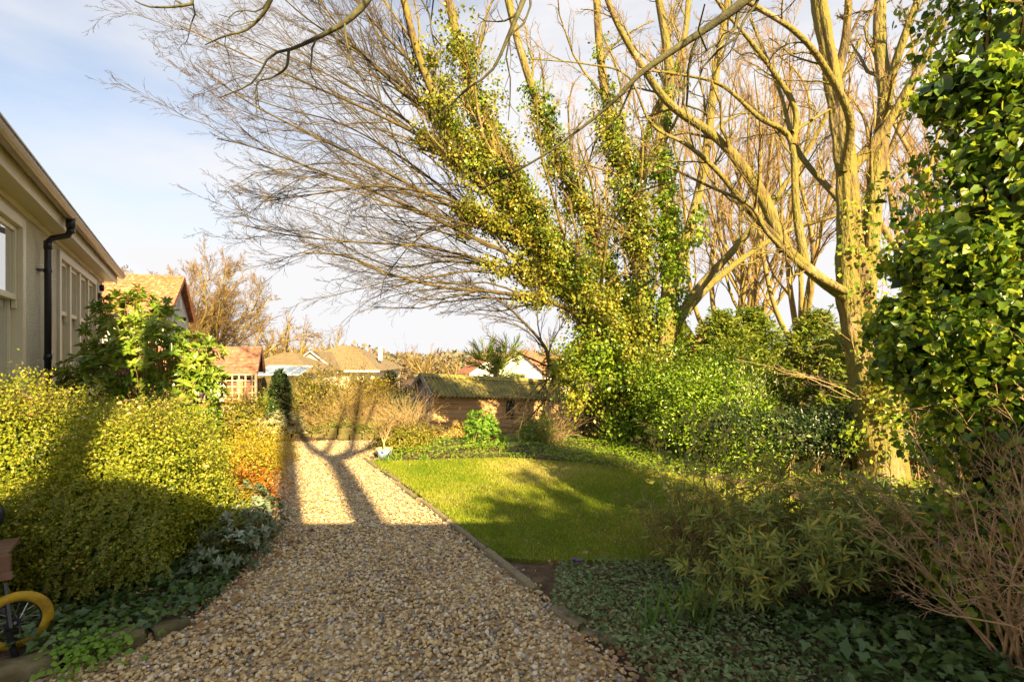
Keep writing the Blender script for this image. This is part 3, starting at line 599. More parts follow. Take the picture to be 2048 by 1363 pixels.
# red roofed house with chimney, far right
t = thing('chimney_house', 'red roofed house with brick chimney beyond the conifers', 'house', (15.5, 42, 0))
MB().box(-3, 5, 0, 7, -2, 2.3).build('wall', M['brick'], t)
MB().add([(-3.5, -.4, 2.2), (5.5, -.4, 2.2), (4.5, 3.5, 3.4), (-1.5, 3.5, 3.4), (5.5, 7.4, 2.2), (-3.5, 7.4, 2.2)], [(0, 1, 2, 3), (3, 2, 4, 5), (0, 3, 5), (1, 4, 2)]).build('roof', M['rtile'], t)
ch = MB().box(1.4, 2.3, 3.0, 3.8, 2.6, 4.05).box(1.33, 2.37, 2.93, 3.87, 4.052, 4.2).build('chimney', M['brick'], t); MB().lathe([(.14, 0), (.12, .4), (.15, .42)], 10, (1.7, 3.4, 4.2)).lathe([(.14, 0), (.12, .4), (.15, .42)], 10, (2.05, 3.4, 4.2)).build('chimney_pot', M['terra'], ch)

# garden shed, leaning a little
shed = thing('garden_shed', 'orange brown board shed with mossy corrugated roof and one small window', 'shed', (-2.18, 14.0, .54), 0)
ax = norm(np.array([.88, .47, -.066])); ay = norm(np.array([-.47, .88, 0])); az = np.cross(ax, ay)
from mathutils import Matrix
shed.matrix_basis = Matrix([[ax[0], ay[0], az[0], -2.18], [ax[1], ay[1], az[1], 14.0], [ax[2], ay[2], az[2], .54], [0, 0, 0, 1]])
Ls, Ds = 4.25, 1.9; rng = np.random.default_rng(21); nb = 13; bh = .135
for i in range(nb):
    z1 = -.01-i*bh; z0 = z1-bh+.006; win = (2.25, 2.58, -.62, -.1)
    segs = [(0, Ls)] if (z0 > win[3] or z1 < win[2]) else [(0, win[0]), (win[1], Ls)]
    for a, b in segs:
        MB().add([(a, -.012, z1), (b, -.012, z1), (b, -.028, z0), (a, -.028, z0), (a, .02, z1), (b, .02, z1), (b, .02, z0), (a, .02, z0)], [(3, 2, 1, 0), (4, 5, 6, 7), (0, 1, 5, 4), (2, 3, 7, 6), (0, 4, 7, 3), (1, 2, 6, 5)]).build('board', M['shedw'], shed)
    MB().box(-.02, .0, (0.02 if i > 1 else .02), Ds, z0, z1).build('board', M['shedg'], shed)
for i in range(3):
    z0 = i*bh+.002; z1 = z0+bh-.006; y0 = max(.02, (z0+.0)/.46*.95*.98); MB().box(-.02, 0, y0+.05, Ds-y0-.05, z0, z1).build('board', M['shedg'], shed)
MB().box(.001, Ls, .03, Ds, -1.9, 0).build('wall', M['shedg'], shed)
wn = MB().box(2.22, 2.27, -.045, .02, -.65, -.07).box(2.56, 2.61, -.045, .02, -.65, -.07).box(2.27, 2.56, -.045, .02, -.65, -.60).box(2.27, 2.56, -.045, .02, -.12, -.07).build('window', M['shedw'], shed)
MB().box(2.27, 2.56, -.015, -.005, -.6, -.12).build('pane', M['glass'], wn)
dr = MB()
for i in range(5): dr.box(-.05, -.025, .25+i*.17, .25+(i+1)*.17-.008, -1.75, -.12)
dr = dr.build('door', M['shedg'], shed); MB().box(-.07, -.052, .3, .9, -.45, -.40).build('hinge', M['black'], dr)
MB().box(-.015, -.002, Ds/2-.05, Ds/2+.05, .18, .24).build('vent', M['black'], shed)
MB().beam((-.13, -.12, -.05), (-.13, Ds/2, .49), .03, .13).beam((-.13, Ds+.12, -.05), (-.13, Ds/2, .49), .03, .13).build('bargeboard', M['shedg'], shed)
# corrugated sheets (each lapped sheet a part)
pitch = .118
def corr(x0, x1, y0, z0, y1, z1, seg=6):
    n_ = int((x1-x0)/pitch*seg); u_ = np.linspace(x0, x1, n_+1); wv = .026*np.sin(u_/pitch*2*math.pi)
    nrm = norm(np.array([0, -(z1-z0), y1-y0])); nrm = nrm if nrm[2] > 0 else -nrm
    A = np.stack([u_, np.full_like(u_, y0), np.full_like(u_, z0)], 1)+wv[:, None]*nrm; B = np.stack([u_, np.full_like(u_, y1), np.full_like(u_, z1)], 1)+wv[:, None]*nrm
    V = np.concatenate([A, B, A-nrm*.006, B-nrm*.006]); k = n_+1; i = np.arange(n_)
    F = np.concatenate([np.stack([i, i+1, i+1+k, i+k], 1), np.stack([i+2*k, i+2*k+1, i+1+3*k, i+3*k][::-1], 1), np.stack([i, i+1, i+1+2*k, i+2*k], 1)])
    return V, F
for k in range(6):
    a = -.15+k*.77; b = a+.80
    for y0, z0 in ((-.16, -.06), (Ds+.16, -.06)):
        V, F = corr(a, b, y0, z0+.004*(k % 2), Ds/2, .50+.004*(k % 2)); link('roof_sheet', mesh('roof_sheet', V, F, M['shedr'], True), shed)
MB().add([(-.16, Ds/2-.16, .44), (4.55, Ds/2-.16, .44), (4.55, Ds/2, .55), (-.16, Ds/2, .55), (4.55, Ds/2+.16, .44), (-.16, Ds/2+.16, .44)], [(0, 1, 2, 3), (3, 2, 4, 5)]).build('ridge_cap', M['shedr'], shed)

# trellis
tr = thing('trellis', 'sunlit square wooden trellis panel between shrub and climber post', 'trellis', (-8.15, 13, 0), rad(3))
for i in range(9): MB().box(i*.168, i*.168+.032, -.01, .008, .38+(.0 if i > 0 else 0), 1.13).build('slat', M['wood'], tr)
for j in range(5): MB().box(-.03, 1.42, -.030, -.0105, .46+j*.158, .46+j*.158+.032).build('slat', M['wood'], tr)
MB().box(-.14, -.05, -.04, .05, -1.2, 1.15).build('post', M['wood'], tr); MB().box(1.43, 1.48, -.03, .02, -1.2, 1.15).build('post', M['wood'], tr)
MB().box(-.05, 1.43, .01, .03, -1.2, .3).build('panel', M['wood'], tr)

# ------------------------------------------------------------------ building and trees behind the camera (they throw the long shadows)
t = thing('garden_house', 'low rendered house behind the viewpoint shading the drive', 'house', (0, 0, 0))
MB().box(-.6, 9.5, -5.3, -1.3, -.1, 3.10).build('wall', M['render'], t)
MB().add([(-.9, -1.0, 3.29), (9.8, -1.0, 3.29), (9.8, -3.3, 3.95), (-.9, -3.3, 3.95), (9.8, -5.6, 3.29), (-.9, -5.6, 3.29)], [(0, 1, 2, 3), (3, 2, 4, 5)]).add([(-.9, -1.0, 3.29), (9.8, -1.0, 3.29), (9.8, -5.6, 3.29), (-.9, -5.6, 3.29)], [(3, 2, 1, 0)]).build('roof', M['btile'], t)

# ------------------------------------------------------------------ bare trees
def limb_set(limbs, K, parent, mat, rng, sides=10, name='limb', flute=.06, knob=.04, wig=.012):
    Ps = []; Rs = []
    for pts, r0, r1 in limbs:
        pts = np.array([W(*q) if len(q) == 3 and q[0] > 60 else np.array(q, float) for q in pts]); n = len(pts)
        rr = r0*(r1/r0)**(np.linspace(0, 1, n)); j = rng.normal(size=pts.shape)*wig*np.linalg.norm(pts[-1]-pts[0]); j[0] = 0
        sd_ = max(6, min(sides, int(r0*120)))
        o, P, R = fat_tube(pts+j*.25, rr, sd_, K*3, rng, flute, mat, name, parent, knob)
        Ps.append(P[::3][:K]); Rs.append(R[::3][:K])
    return np.array(Ps), np.array(Rs)
def twiggery(P, R, specs, rng, parent, matb, matt, split=1):
    lv = grow(P, R, specs, rng)
    V, F = merge_tubes(lv[:split]); o = link('branch', mesh('branch', V, F, matb, True), parent); o['kind'] = 'stuff'
    if lv[split:]:
        V, F = merge_tubes(lv[split:]); o = link('twig', mesh('twig', V, F, matt, False), parent); o['kind'] = 'stuff'
    return lv
def ivy_on(P, R, n, spread, size, rng, mat, parent, droop=.6, name='ivy_leaf', jitter=1.0, cl=26, hole=-.15):
    """clumps of ivy leaves round the given limb polylines (N,K,3)"""
    Nn, K, _ = P.shape; nc = max(1, n//cl); i = rng.integers(0, Nn, nc); t = rng.random(nc)*(K-1.001); k = t.astype(int); f = (t-k)[:, None]
    c = P[i, k]*(1-f)+P[i, k+1]*f; off = norm(rng.normal(size=(nc, 3)))*(R[i, k][:, None]+np.abs(rng.normal(size=(nc, 1)))*spread)
    c = c+off; on = norm(off)
    kp = lump(c, rng, 5.0, 8) > hole; c = c[kp]; on = on[kp]; nc = len(c)
    pos = np.repeat(c, cl, 0)+rng.normal(size=(nc*cl, 3))*(.04+spread*.22); on = np.repeat(on, cl, 0)
    nn = norm(on+rng.normal(size=on.shape)*.6+np.array([0, -.25, .35])); d = norm(rng.normal(size=on.shape)*.6+on*.4+np.array([0, 0, -droop]))
    tint = np.clip(np.repeat(rng.random(nc), cl)*.6+rng.random(len(pos))*.5, 0, 1)
    return leaves(name, pos, d, nn, rng.uniform(.7, 1.3, len(pos))*size, .8, 'fold', mat, parent, tint, rng)

# --- big ivy-clad multi-stemmed tree
rng = np.random.default_rng(31)
T1 = thing('ivy_clad_tree', 'large many-stemmed bare tree smothered in sunlit yellow-green ivy, leaning left over lawn', 'tree', tuple(W(1290, 870, 9.6)))
def abs_parent(t):
    class A: pass
    return t
# parts are built in world space: keep the root at the base and shift children
def root_shift(t):
    inv = t.location.copy()
    for ch in t.children: ch.location = ch.location-inv
limbs1 = [
 ([(1285, 890, 9.6), (1225, 700, 9.5), (1120, 520, 9.2), (1010, 395, 8.9), (920, 290, 8.6), (850, 130, 8.3), (800, -20, 8.0)], .20, .05),
 ([(1290, 890, 9.5), (1180, 610, 9.2), (1070, 430, 9.0), (975, 250, 8.8), (915, 90, 8.6), (880, -90, 8.4)], .20, .06),
 ([(1300, 890, 9.8), (1255, 650, 9.9), (1190, 480, 10), (1110, 300, 10), (1045, 120, 10), (1010, -60, 10)], .17, .06),
 ([(1305, 890, 9.6), (1285, 620, 9.6), (1265, 400, 9.7), (1225, 250, 9.8), (1200, 100, 9.8), (1190, -60, 9.8)], .18, .06),
 ([(1320, 890, 9.4), (1335, 650, 9.4), (1338, 480, 9.5), (1325, 300, 9.6), (1340, 150, 9.8), (1310, -60, 10)], .19, .07),
 ([(1325, 700, 9.4), (1390, 590, 9.3), (1480, 490, 9.2), (1560, 380, 9.0), (1640, 260, 9), (1720, 80, 9)], .11, .03),
 ([(1335, 590, 9.5), (1375, 470, 9.7), (1410, 330, 10), (1430, 150, 10.2), (1470, -60, 10.4)], .12, .06),
 ([(1340, 660, 9.6), (1430, 560, 10), (1560, 470, 10.4), (1700, 420, 10.6), (1830, 330, 11)], .10, .025),
 ([(1290, 560, 9.8), (1290, 300, 10.4), (1360, 100, 10.6), (1380, -60, 10.8)], .10, .05),
]
trunk1 = [([(1295, 905, 9.6), (1300, 800, 9.55), (1305, 700, 9.6)], .42, .30)]
P0, R0 = limb_set(trunk1, 10, T1, M['bark'], rng, 22, 'trunk', .10, .06)
Pa, Ra = limb_set(limbs1, 16, T1, M['bark'], rng, 14)
lat = [
 ([(1190, 640, 9.4), (1100, 600, 9.0), (1000, 580, 8.6), (880, 574, 8.2), (780, 548, 8.0), (690, 515, 7.8), (600, 505, 7.6)], .07, .012),
 ([(1120, 520, 9.2), (1000, 460, 8.9), (860, 385, 8.6), (740, 320, 8.2), (620, 262, 8.0), (500, 205, 7.8), (390, 120, 7.7)], .075, .010),
 ([(1100, 545, 9.1), (960, 475, 8.7), (800, 405, 8.3), (650, 345, 7.9), (520, 300, 7.6), (440, 280, 7.5)], .06, .009),
 ([(1010, 395, 8.9), (880, 300, 8.6), (740, 225, 8.3), (600, 160, 8.0), (470, 110, 7.8), (350, 55, 7.7)], .06, .009),
 ([(975, 330, 8.8), (860, 220, 8.5), (740, 120, 8.2), (620, 40, 8.0), (540, -30, 7.9)], .055, .010),
 ([(1150, 590, 9.3), (1010, 535, 8.9), (860, 500, 8.5), (720, 485, 8.2), (590, 470, 7.9), (470, 445, 7.7)], .055, .009),
 ([(920, 290, 8.6), (800, 180, 8.3), (700, 80, 8.0), (620, -30, 7.9)], .05, .012),
 ([(860, 160, 8.4), (760, 60, 8.2), (680, -40, 8.0)], .04, .012),
 ([(1080, 500, 9.0), (930, 410, 8.4), (780, 370, 7.9), (640, 390, 7.5), (520, 400, 7.2)], .05, .009),
 ([(1060, 480, 9.1), (960, 430, 9.6), (820, 330, 9.9), (690, 260, 10.2), (560, 210, 10.4), (450, 180, 10.6)], .05, .010),
 ([(1190, 700, 9.3), (1110, 740, 9.0), (1090, 690, 8.8), (1040, 640, 8.7), (990, 600, 8.6), (900, 590, 8.4)], .07, .012),
 ([(1050, 450, 9.0), (930, 350, 9.4), (800, 240, 9.6), (660, 150, 9.8), (520, 90, 10), (420, 40, 10.2)], .05, .010),
 ([(1140, 580, 9.3), (1040, 545, 9.6), (900, 530, 9.8), (780, 530, 10), (640, 470, 10.2), (540, 460, 10.4)], .05, .009),
]
lat = [(p_, a_*.82, b_*.8) for p_, a_, b_ in lat]
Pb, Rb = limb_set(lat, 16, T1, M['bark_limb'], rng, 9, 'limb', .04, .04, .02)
twiggery(Pb, Rb, [
 dict(n=16, ratio=.45, ang=27, K=8, wig=.13, up=.03, curve=.012, rr=.55, rmin=.006, rmax=.022, sides=4, tmin=.12),
 dict(n=8, ratio=.42, ang=32, K=4, wig=.18, up=.03, curve=.02, rr=.55, rmin=.0035, sides=3, tmin=.1),
 dict(n=6, ratio=.42, ang=38, K=3, wig=.22, rr=.6, rmin=.0025, sides=3, tmin=.12, taper=.5),
 dict(n=4, ratio=.4, ang=40, K=2, rr=.7, rmin=.002, sides=3, tmin=.15, taper=.5)], rng, T1, M['bark_limb'], M['twig'], 2)
twiggery(Pa, Ra, [
 dict(n=11, ratio=.30, ang=40, K=7, wig=.18, up=.22, curve=.06, rr=.36, rmin=.006, rmax=.035, sides=5, tmin=.3),
 dict(n=7, ratio=.42, ang=36, K=5, wig=.18, up=.12, curve=.05, rr=.5, rmin=.004, sides=3, tmin=.15),
 dict(n=6, ratio=.42, ang=38, K=3, wig=.22, up=.05, rr=.6, rmin=.003, sides=3, tmin=.12, taper=.5),
 dict(n=3, ratio=.4, ang=40, K=2, rr=.7, rmin=.002, sides=3, tmin=.2, taper=.5)], rng, T1, M['bark'], M['twig_red'], 2)
# ivy: dense low, following the stems up
ivy_on(Pa[:2, 2:15], Ra[:2, 2:15], 40000, .21, .06, rng, M['ivy_y'], T1)
ivy_on(Pa[:4, 1:14], Ra[:4, 1:14], 24000, .17, .055, rng, M['ivy'], T1)
ivy_on(Pa[2:4, 2:12], Ra[2:4, 2:12], 28000, .22, .06, rng, M['ivy_y'], T1)
ivy_on(Pa[4:5, 1:13], Ra[4:5, 1:13], 14000, .13, .06, rng, M['ivy'], T1)
ivy_on(Pa[6:7, 0:6], Ra[6:7, 0:6], 1500, .13, .085, rng, M['ivy'], T1)
ivy_on(Pb[[1, 2, 3, 5], :6], Rb[[1, 2, 3, 5], :6], 15000, .10, .055, rng, M['ivy_y'], T1)
ivy_on(Pb[[0, 10, 8], :6], Rb[[0, 10, 8], :6], 5500, .11, .055, rng, M['ivy_y'], T1)
ivy_on(Pa[:4, :5], Ra[:4, :5], 24000, .33, .062, rng, M['ivy_y'], T1)
ivy_on(np.array([catmull([W(1130, 760, 9.4), W(1180, 700, 9.3), W(1240, 760, 9.1), W(1290, 830, 9.1)], 8)]), np.full((1, 8), .1), 15000, .3, .06, rng, M['laurel'], T1)
hang = np.array([catmull([W(1240, 700, 9.3), W(1170, 690+k*40, 9.1), W(1120+k*10, 730+k*45, 8.9)], 10) for k in range(3)])
ivy_on(hang, np.full(hang.shape[:2], .03), 3500, .16, .055, rng, M['ivy_y'], T1)
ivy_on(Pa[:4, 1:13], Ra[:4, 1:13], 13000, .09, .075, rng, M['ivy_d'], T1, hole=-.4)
root_shift(T1)

# --- beech-like tree on the right by the fence
rng = np.random.default_rng(33)
T2 = thing('forked_tree', 'stout bare tree with swollen mossy trunk standing at the picket fence', 'tree', tuple(G(1765, 962)))
tr2 = [([(1768, 975, 6.3), (1768, 930, 6.3), (1758, 850, 6.32), (1742, 750, 6.35), (1722, 660, 6.4), (1706, 570, 6.4), (1698, 450, 6.5), (1688, 300, 6.6), (1664, 150, 6.7), (1638, 0, 6.8), (1615, -160, 6.9)], .34, .10)]
pts = np.array([W(*q) for q in tr2[0][0]]); pts[:3, 0] -= .06; rr = np.array([.31, .28, .265, .25, .215, .19, .125, .112, .10, .09, .075])
o, Pt, Rt = fat_tube(pts, rr, 34, 130, rng, .11, M['bark'], 'trunk', T2, .10)
limbs2 = [
 ([(1728, 640, 6.45), (1742, 500, 6.55), (1752, 360, 6.7), (1768, 200, 6.9), (1758, 60, 7.1), (1770, -120, 7.2)], .125, .07),
 ([(1705, 600, 6.35), (1640, 560, 6.2), (1565, 492, 6.0), (1500, 420, 5.8), (1440, 345, 5.7), (1375, 292, 5.6), (1300, 245, 5.5), (1255, 150, 5.4), (1165, 135, 5.3), (1060, 118, 5.2)], .095, .006),
 ([(1570, 500, 6.0), (1528, 400, 6.1), (1480, 330, 6.1), (1430, 270, 6.1), (1340, 212, 6.0), (1290, 140, 6.0), (1230, 50, 5.9), (1190, -60, 5.9)], .085, .028),
 ([(1612, 540, 6.1), (1592, 420, 6.2), (1582, 280, 6.3), (1520, 235, 6.2), (1440, 170, 6.1), (1350, 150, 6.0), (1270, 140, 5.9)], .06, .012),
 ([(1586, 290, 6.3), (1588, 220, 6.4), (1545, 140, 6.4), (1490, 70, 6.3), (1440, 10, 6.2), (1400, -60, 6.2)], .045, .018),
 ([(1584, 265, 6.3), (1650, 225, 6.6), (1710, 190, 7)], .03, .010),
 ([(1688, 340, 6.5), (1700, 240, 6.2), (1650, 130, 6.0), (1590, 60, 5.8), (1500, 5, 5.6), (1440, -30, 5.5)], .06, .02),
 ([(1700, 340, 6.6), (1770, 260, 6.5), (1820, 170, 6.4), (1880, 60, 6.2), (1920, -40, 6.0)], .075, .03),
 ([(1668, 170, 6.7), (1690, 80, 6.7), (1700, -60, 6.7)], .07, .04),
 ([(1765, 230, 6.9), (1800, 100, 6.8), (1850, -40, 6.7)], .07, .04),
 ([(1705, 590, 6.3), (1620, 545, 5.9), (1540, 470, 5.5), (1500, 410, 5.3), (1420, 370, 5.1), (1330, 330, 5.0)], .05, .010),
 ([(1730, 560, 6.5), (1690, 420, 6.9), (1600, 300, 7.2), (1560, 180, 7.4), (1500, 40, 7.6)], .06, .02),
]
Pc, Rc = limb_set(limbs2, 16, T2, M['bark'], rng, 14, 'limb', .06, .05, .012)
twiggery(Pc, Rc, [
 dict(n=8, ratio=.30, ang=45, K=7, wig=.22, up=.12, curve=.05, rr=.42, rmin=.006, rmax=.03, sides=4, tmin=.3),
 dict(n=7, ratio=.42, ang=42, K=5, wig=.25, up=.08, curve=.03, rr=.5, rmin=.0035, sides=3, tmin=.12),
 dict(n=6, ratio=.42, ang=42, K=4, wig=.25, rr=.6, rmin=.0022, sides=3, tmin=.12, taper=.5),
 dict(n=3, ratio=.4, ang=42, K=2, rr=.7, rmin=.0016, sides=3, tmin=.2, taper=.5)], rng, T2, M['bark'], M['twig_red'], 2)
# burrs, thin epicormic shoots and ivy on the trunk
q = W(1775, 800, 6.1); bb = MB(); V0, F0 = icosa()
pz, nn = blob(900, q, (.28, .2, .30), rng, .35, .2)
leaves('ivy_leaf', pz, norm(rng.normal(size=pz.shape)*.5+np.array([0, 0, -.7])), nn, rng.uniform(.035, .06, len(pz)), .8, 'fold', M['ivy_y'], T2, rng=rng)
lv = grow(np.array([catmull([W(1745, 860, 6.1), W(1760, 780, 6.1), W(1750, 720, 6.15)], 8)]), np.full((1, 8), .02), [
 dict(n=24, ratio=1.9, ang=80, K=8, wig=.2, up=.12, curve=.03, rr=.35, rmin=.0035, rmax=.006, tmin=0),
 dict(n=7, ratio=.35, ang=48, K=5, wig=.28, up=.1, rr=.6, rmin=.002, tmin=.3)], rng)
V, F = merge_tubes(lv); o = link('twig', mesh('twig', V, F, M['straw']), T2); o['kind'] = 'stuff'
ivy_on(np.array([catmull([W(1745, 420, 6.3), W(1760, 640, 6.2), W(1770, 760, 6.1), W(1740, 900, 6.0)], 12)]), np.full((1, 12), .2), 1500, .13, .06, rng, M['ivy'], T2, cl=9)
root_shift(T2)

# --- auto trees in the background
def auto_tree(name, label, base, H, fork, spread, r0, rng, specs, matb, matt, nl=6, group=None, lean=(0, 0), split=1, K=12, up=.9, ivy=None, dome=False):
    t = thing(name, label, 'tree', tuple(base), group=group); base = np.zeros(3)
    z0 = -.3
    top = np.array([lean[0]*fork, lean[1]*fork, fork])
    fat_tube([(0, 0, z0), top*.5+rng.normal(size=3)*.04*fork*np.array([1, 1, 0]), top, top*1.06], [r0*1.25, r0, r0*.85, r0*.4], 10, 14, rng, .06, matb, 'trunk', t)
    Ps = []; Rs = []
    for i in range(nl):
        a = 2*math.pi*(i+rng.uniform(-.3, .3))/nl; s = spread*rng.uniform(.5, 1.0); h = (H-fork)*rng.uniform(.75, 1.0)*(1-.3*(s/spread)**2)
        if dome: ph = math.pi/2*((i*.618) % 1)**1.1; a = i*4.1+rng.uniform(-.4, .4); s = spread*math.cos(ph)**.7*rng.uniform(.8, 1); h = (H-fork)*(.34+.52*math.sin(ph))*rng.uniform(.85, 1)
        st = top*rng.uniform(.85, 1.0); e = st+np.array([math.cos(a)*s, math.sin(a)*s, h]); m1 = st+(e-st)*.35+np.array([math.cos(a)*s*.12, math.sin(a)*s*.12, -h*.04*up+(h*.1 if dome else 0)])+rng.normal(size=3)*.05*h; m2 = st+(e-st)*.7+rng.normal(size=3)*.05*h
        o, P, R = fat_tube([st, m1, m2, e], [r0*.62, r0*.42, r0*.25, r0*.07], 7, K*2, rng, .03, matb, 'limb', t); Ps.append(P[::2]); Rs.append(R[::2])
    Ps = np.array(Ps); Rs = np.array(Rs); twiggery(Ps, Rs, specs, rng, t, matb, matt, split)
    if ivy: ivy_on(Ps[:, :4], Rs[:, :4], ivy, .2, .12, rng, M['ivy'], t)
    return t
woodspec = [dict(n=7, ratio=.36, ang=38, K=6, wig=.16, up=.25, curve=.08, rr=.45, rmin=.009, sides=4, tmin=.15),
            dict(n=7, ratio=.42, ang=34, K=3, wig=.18, up=.25, curve=.06, rr=.55, rmin=.007, sides=3, tmin=.12),
            dict(n=6, ratio=.45, ang=36, K=2, wig=.2, up=.1, rr=.6, rmin=.0045, sides=3, tmin=.15, taper=.5),
            dict(n=3, ratio=.5, ang=40, K=2, rr=.7, rmin=.004, sides=3, tmin=.2, taper=.5)]
specs_bg = [  # px of base, Y, H, fork, spread, r0, nl, lean, label
 (1445, 14.5, 12.5, 1.6, 2.3, .23, 7, (0, 0), 'bare tree forking low above the conifers beside the ivy-clad tree'),
 (1600, 13.0, 12.5, 2.0, 2.0, .22, 6, (.0, 0), 'bare tree with three upright stems left of the fence tree'),
 (1555, 16.0, 13.5, 3.0, 2.6, .17, 6, (-.22, 0), 'slim left-leaning bare tree between two upright trees'),
 (1660, 18.0, 15.0, 4.0, 3.0, .22, 7, (0, 0), 'tall bare tree seen just left of the fence tree'),
 (1500, 21.0, 16.5, 5.0, 3.6, .22, 8, (.02, 0), 'tall distant bare tree right of the low forking one'),
 (1385, 20.0, 15.5, 4.5, 3.2, .20, 8, (.05, 0), 'tall distant bare tree behind the ivy stems'),
 (1815, 13.5, 12.5, 4.2, 2.4, .26, 6, (.02, 0), 'bare tree with straight trunk right of the fence tree'),
 (1890, 17.0, 15.0, 4.0, 3.0, .25, 7, (0, 0), 'bare tree half hidden behind the right hand ivy'),
 (1270, 23.0, 17.0, 4.0, 4.0, .22, 8, (0, 0), 'distant bare tree seen through the ivy-clad stems'),
 (2010, 15.0, 13.0, 3.0, 3.0, .24, 6, (0, 0), 'bare tree at the right edge behind the ivy column'),
]
for k, (px, Yd, H, fk, sp, r0, nl, ln, lab) in enumerate(specs_bg):
    r0 *= .62
    if k in (3, 5): continue
    rng = np.random.default_rng(50+k); x = (px-1024)*Yd/1000
    auto_tree('bare_tree', lab, (x, Yd, float(gz(x, Yd))), H, fk, sp, r0, rng, woodspec, M['bark_far'], M['twig_red'], nl, 'bare trees beyond the fence', ln, 1, ivy=3000 if k in (3,) else None)
# rounded tree left, beyond the roofs
roundspec = [dict(n=12, ratio=.42, ang=46, K=6, wig=.16, up=.12, curve=.03, rr=.5, rmin=.025, sides=4, tmin=.1),
             dict(n=9, ratio=.46, ang=44, K=4, wig=.2, up=.1, rr=.55, rmin=.014, sides=3, tmin=.1),
             dict(n=6, ratio=.5, ang=44, K=2, wig=.2, rr=.6, rmin=.009, sides=3, tmin=.15, taper=.5),
             dict(n=4, ratio=.5, ang=44, K=2, rr=.7, rmin=.008, sides=3, tmin=.2, taper=.5)]
rng = np.random.default_rng(70)
auto_tree('round_tree', 'broad rounded bare tree with golden brown twigs behind the red roof', (W(400, 700, 34)[0], 34, -2.1), 12.2, 2.6, 7.4, .22, rng, roundspec, M['bark_far'], M['twig_gold'], 20, split=1, up=.5, dome=True)
for k, (px, Yd, H, fk, sp, r0, nl, lab) in enumerate([
  (600, 48, 9.0, 2.0, 2.6, .24, 6, 'bare tree behind the low bungalow roof'), (665, 50, 8.8, 2.2, 2.8, .24, 6, 'bare tree standing behind the hipped bungalow ridge'),
  (560, 46, 10.0, 2.4, 3.0, .25, 6, 'bare tree at the right flank of the rounded tree'),
  (760, 62, 5.6, 2.2, 1.2, .14, 6, 'small egg-shaped bare tree alone against the sky'), (850, 56, 6.8, 2.2, 2.6, .2, 7, 'pale spreading bare tree between conifer and shed'),
  (905, 46, 4.6, 1.8, 1.6, .15, 6, 'small bare tree just left of the spiky palm'), (960, 70, 8.0, 2.4, 2.8, .2, 6, 'faint bare tree behind the spiky palm'), (1080, 75, 9, 3, 3.5, .22, 6, 'distant bare tree behind the white house')]):
    rng = np.random.default_rng(80+k); x = (px-1024)*Yd/1000
    auto_tree('bare_tree', lab, (x, Yd, float(gz(x, Yd))), H, fk, sp, r0, rng, [dict(s, rmin=s['rmin']*.9, n=max(5, s['n']-3), K=min(4, s['K'])) for s in roundspec[:3]], M['bark_far'], M['twig_gold'], nl+1, 'distant bare trees', split=1, up=.6, dome=True)

# --- trees behind the viewpoint: their trunks throw the striped shadows, one limb hangs into view
rng = np.random.default_rng(35)
T3 = thing('overhanging_tree', 'dark bare boughs of a nearby tree hanging across the top of view', 'tree', (3.49, -6, 0))
fat_tube([(3.55, -6, -.2), (3.5, -6, 4), (3.47, -6, 7.0), (3.4, -6, 7.9)], [.22, .17, .14, .13], 14, 30, rng, .05, M['bark_dark'], 'trunk', T3)
shl = [([(3.4, -6, 7.8), (3.15, -6, 8.25), (2.98, -6, 8.9), (2.6, -6.1, 10), (2.2, -6.2, 12)], .10, .05),
       ([(3.42, -6, 7.85), (3.75, -6, 8.2), (3.93, -6, 8.8), (4.2, -6, 10), (4.6, -6, 12)], .09, .05)]
Pd, Rd = limb_set(shl, 12, T3, M['bark_dark'], rng, 10)
over = [([np.array((3.4, -6, 7.7)), np.array((2.9, -2, 6.6)), W(1640, -140, 3.3), W(1500, -8, 3.3), W(1430, 46, 3.35), W(1290, 140, 3.45), W(1240, 190, 3.5), W(1190, 235, 3.6), W(1080, 315, 3.7), W(960, 380, 3.9)], .085, .006),
        ([np.array((3.3, -6, 8.0)), np.array((1.6, -1, 6.8)), W(1090, -120, 3.6), W(1047, 0, 3.6), W(1020, 65, 3.6), W(985, 140, 3.65), W(935, 178, 3.7), W(880, 230, 3.8)], .055, .005),
        ([np.array((3.2, -6, 8.1)), np.array((0.6, -1, 6.9)), W(800, -110, 3.8), W(735, 0, 3.8), W(690, 45, 3.8), W(625, 80, 3.85), W(578, 100, 3.9), W(540, 112, 3.9), W(505, 165, 4), W(440, 195, 4.1)], .06, .005),
        ([W(578, 100, 3.9), W(572, 135, 3.9), W(545, 155, 3.95), W(514, 168, 4.0), W(513, 225, 4.0)], .012, .004),
        ([np.array((0.6, -1, 6.9)), W(560, -150, 3.6), W(545, -10, 3.6), W(500, 55, 3.7), W(450, 72, 3.7), W(410, 90, 3.8)], .04, .004),
        ([np.array((0.6, -1, 6.9)), W(330, -120, 3.6), W(385, -5, 3.6), W(360, 12, 3.6), W(300, 14, 3.6), W(270, 2, 3.6)], .03, .004)]
lims = []
for pts, a, b in over:
    n_ = len(pts); rr = a*(b/a)**np.linspace(0, 1, n_)
    pts = np.array(pts); q_ = [pts[0]]; r_q = [rr[0]]
    for i in range(1, n_):
        m_s = max(1, int(np.linalg.norm(pts[i]-pts[i-1])/.45))
        for j in range(1, m_s+1): q_.append(pts[i-1]+(pts[i]-pts[i-1])*j/m_s); r_q.append(rr[i-1]+(rr[i]-rr[i-1])*j/m_s)
    pts = np.array(q_); rr = np.array(r_q)
    o, P, R = fat_tube(pts, rr, 8, 120, rng, .05, M['bark_dark'], 'limb', T3, .06); lims.append((P[60::4], R[60::4]))
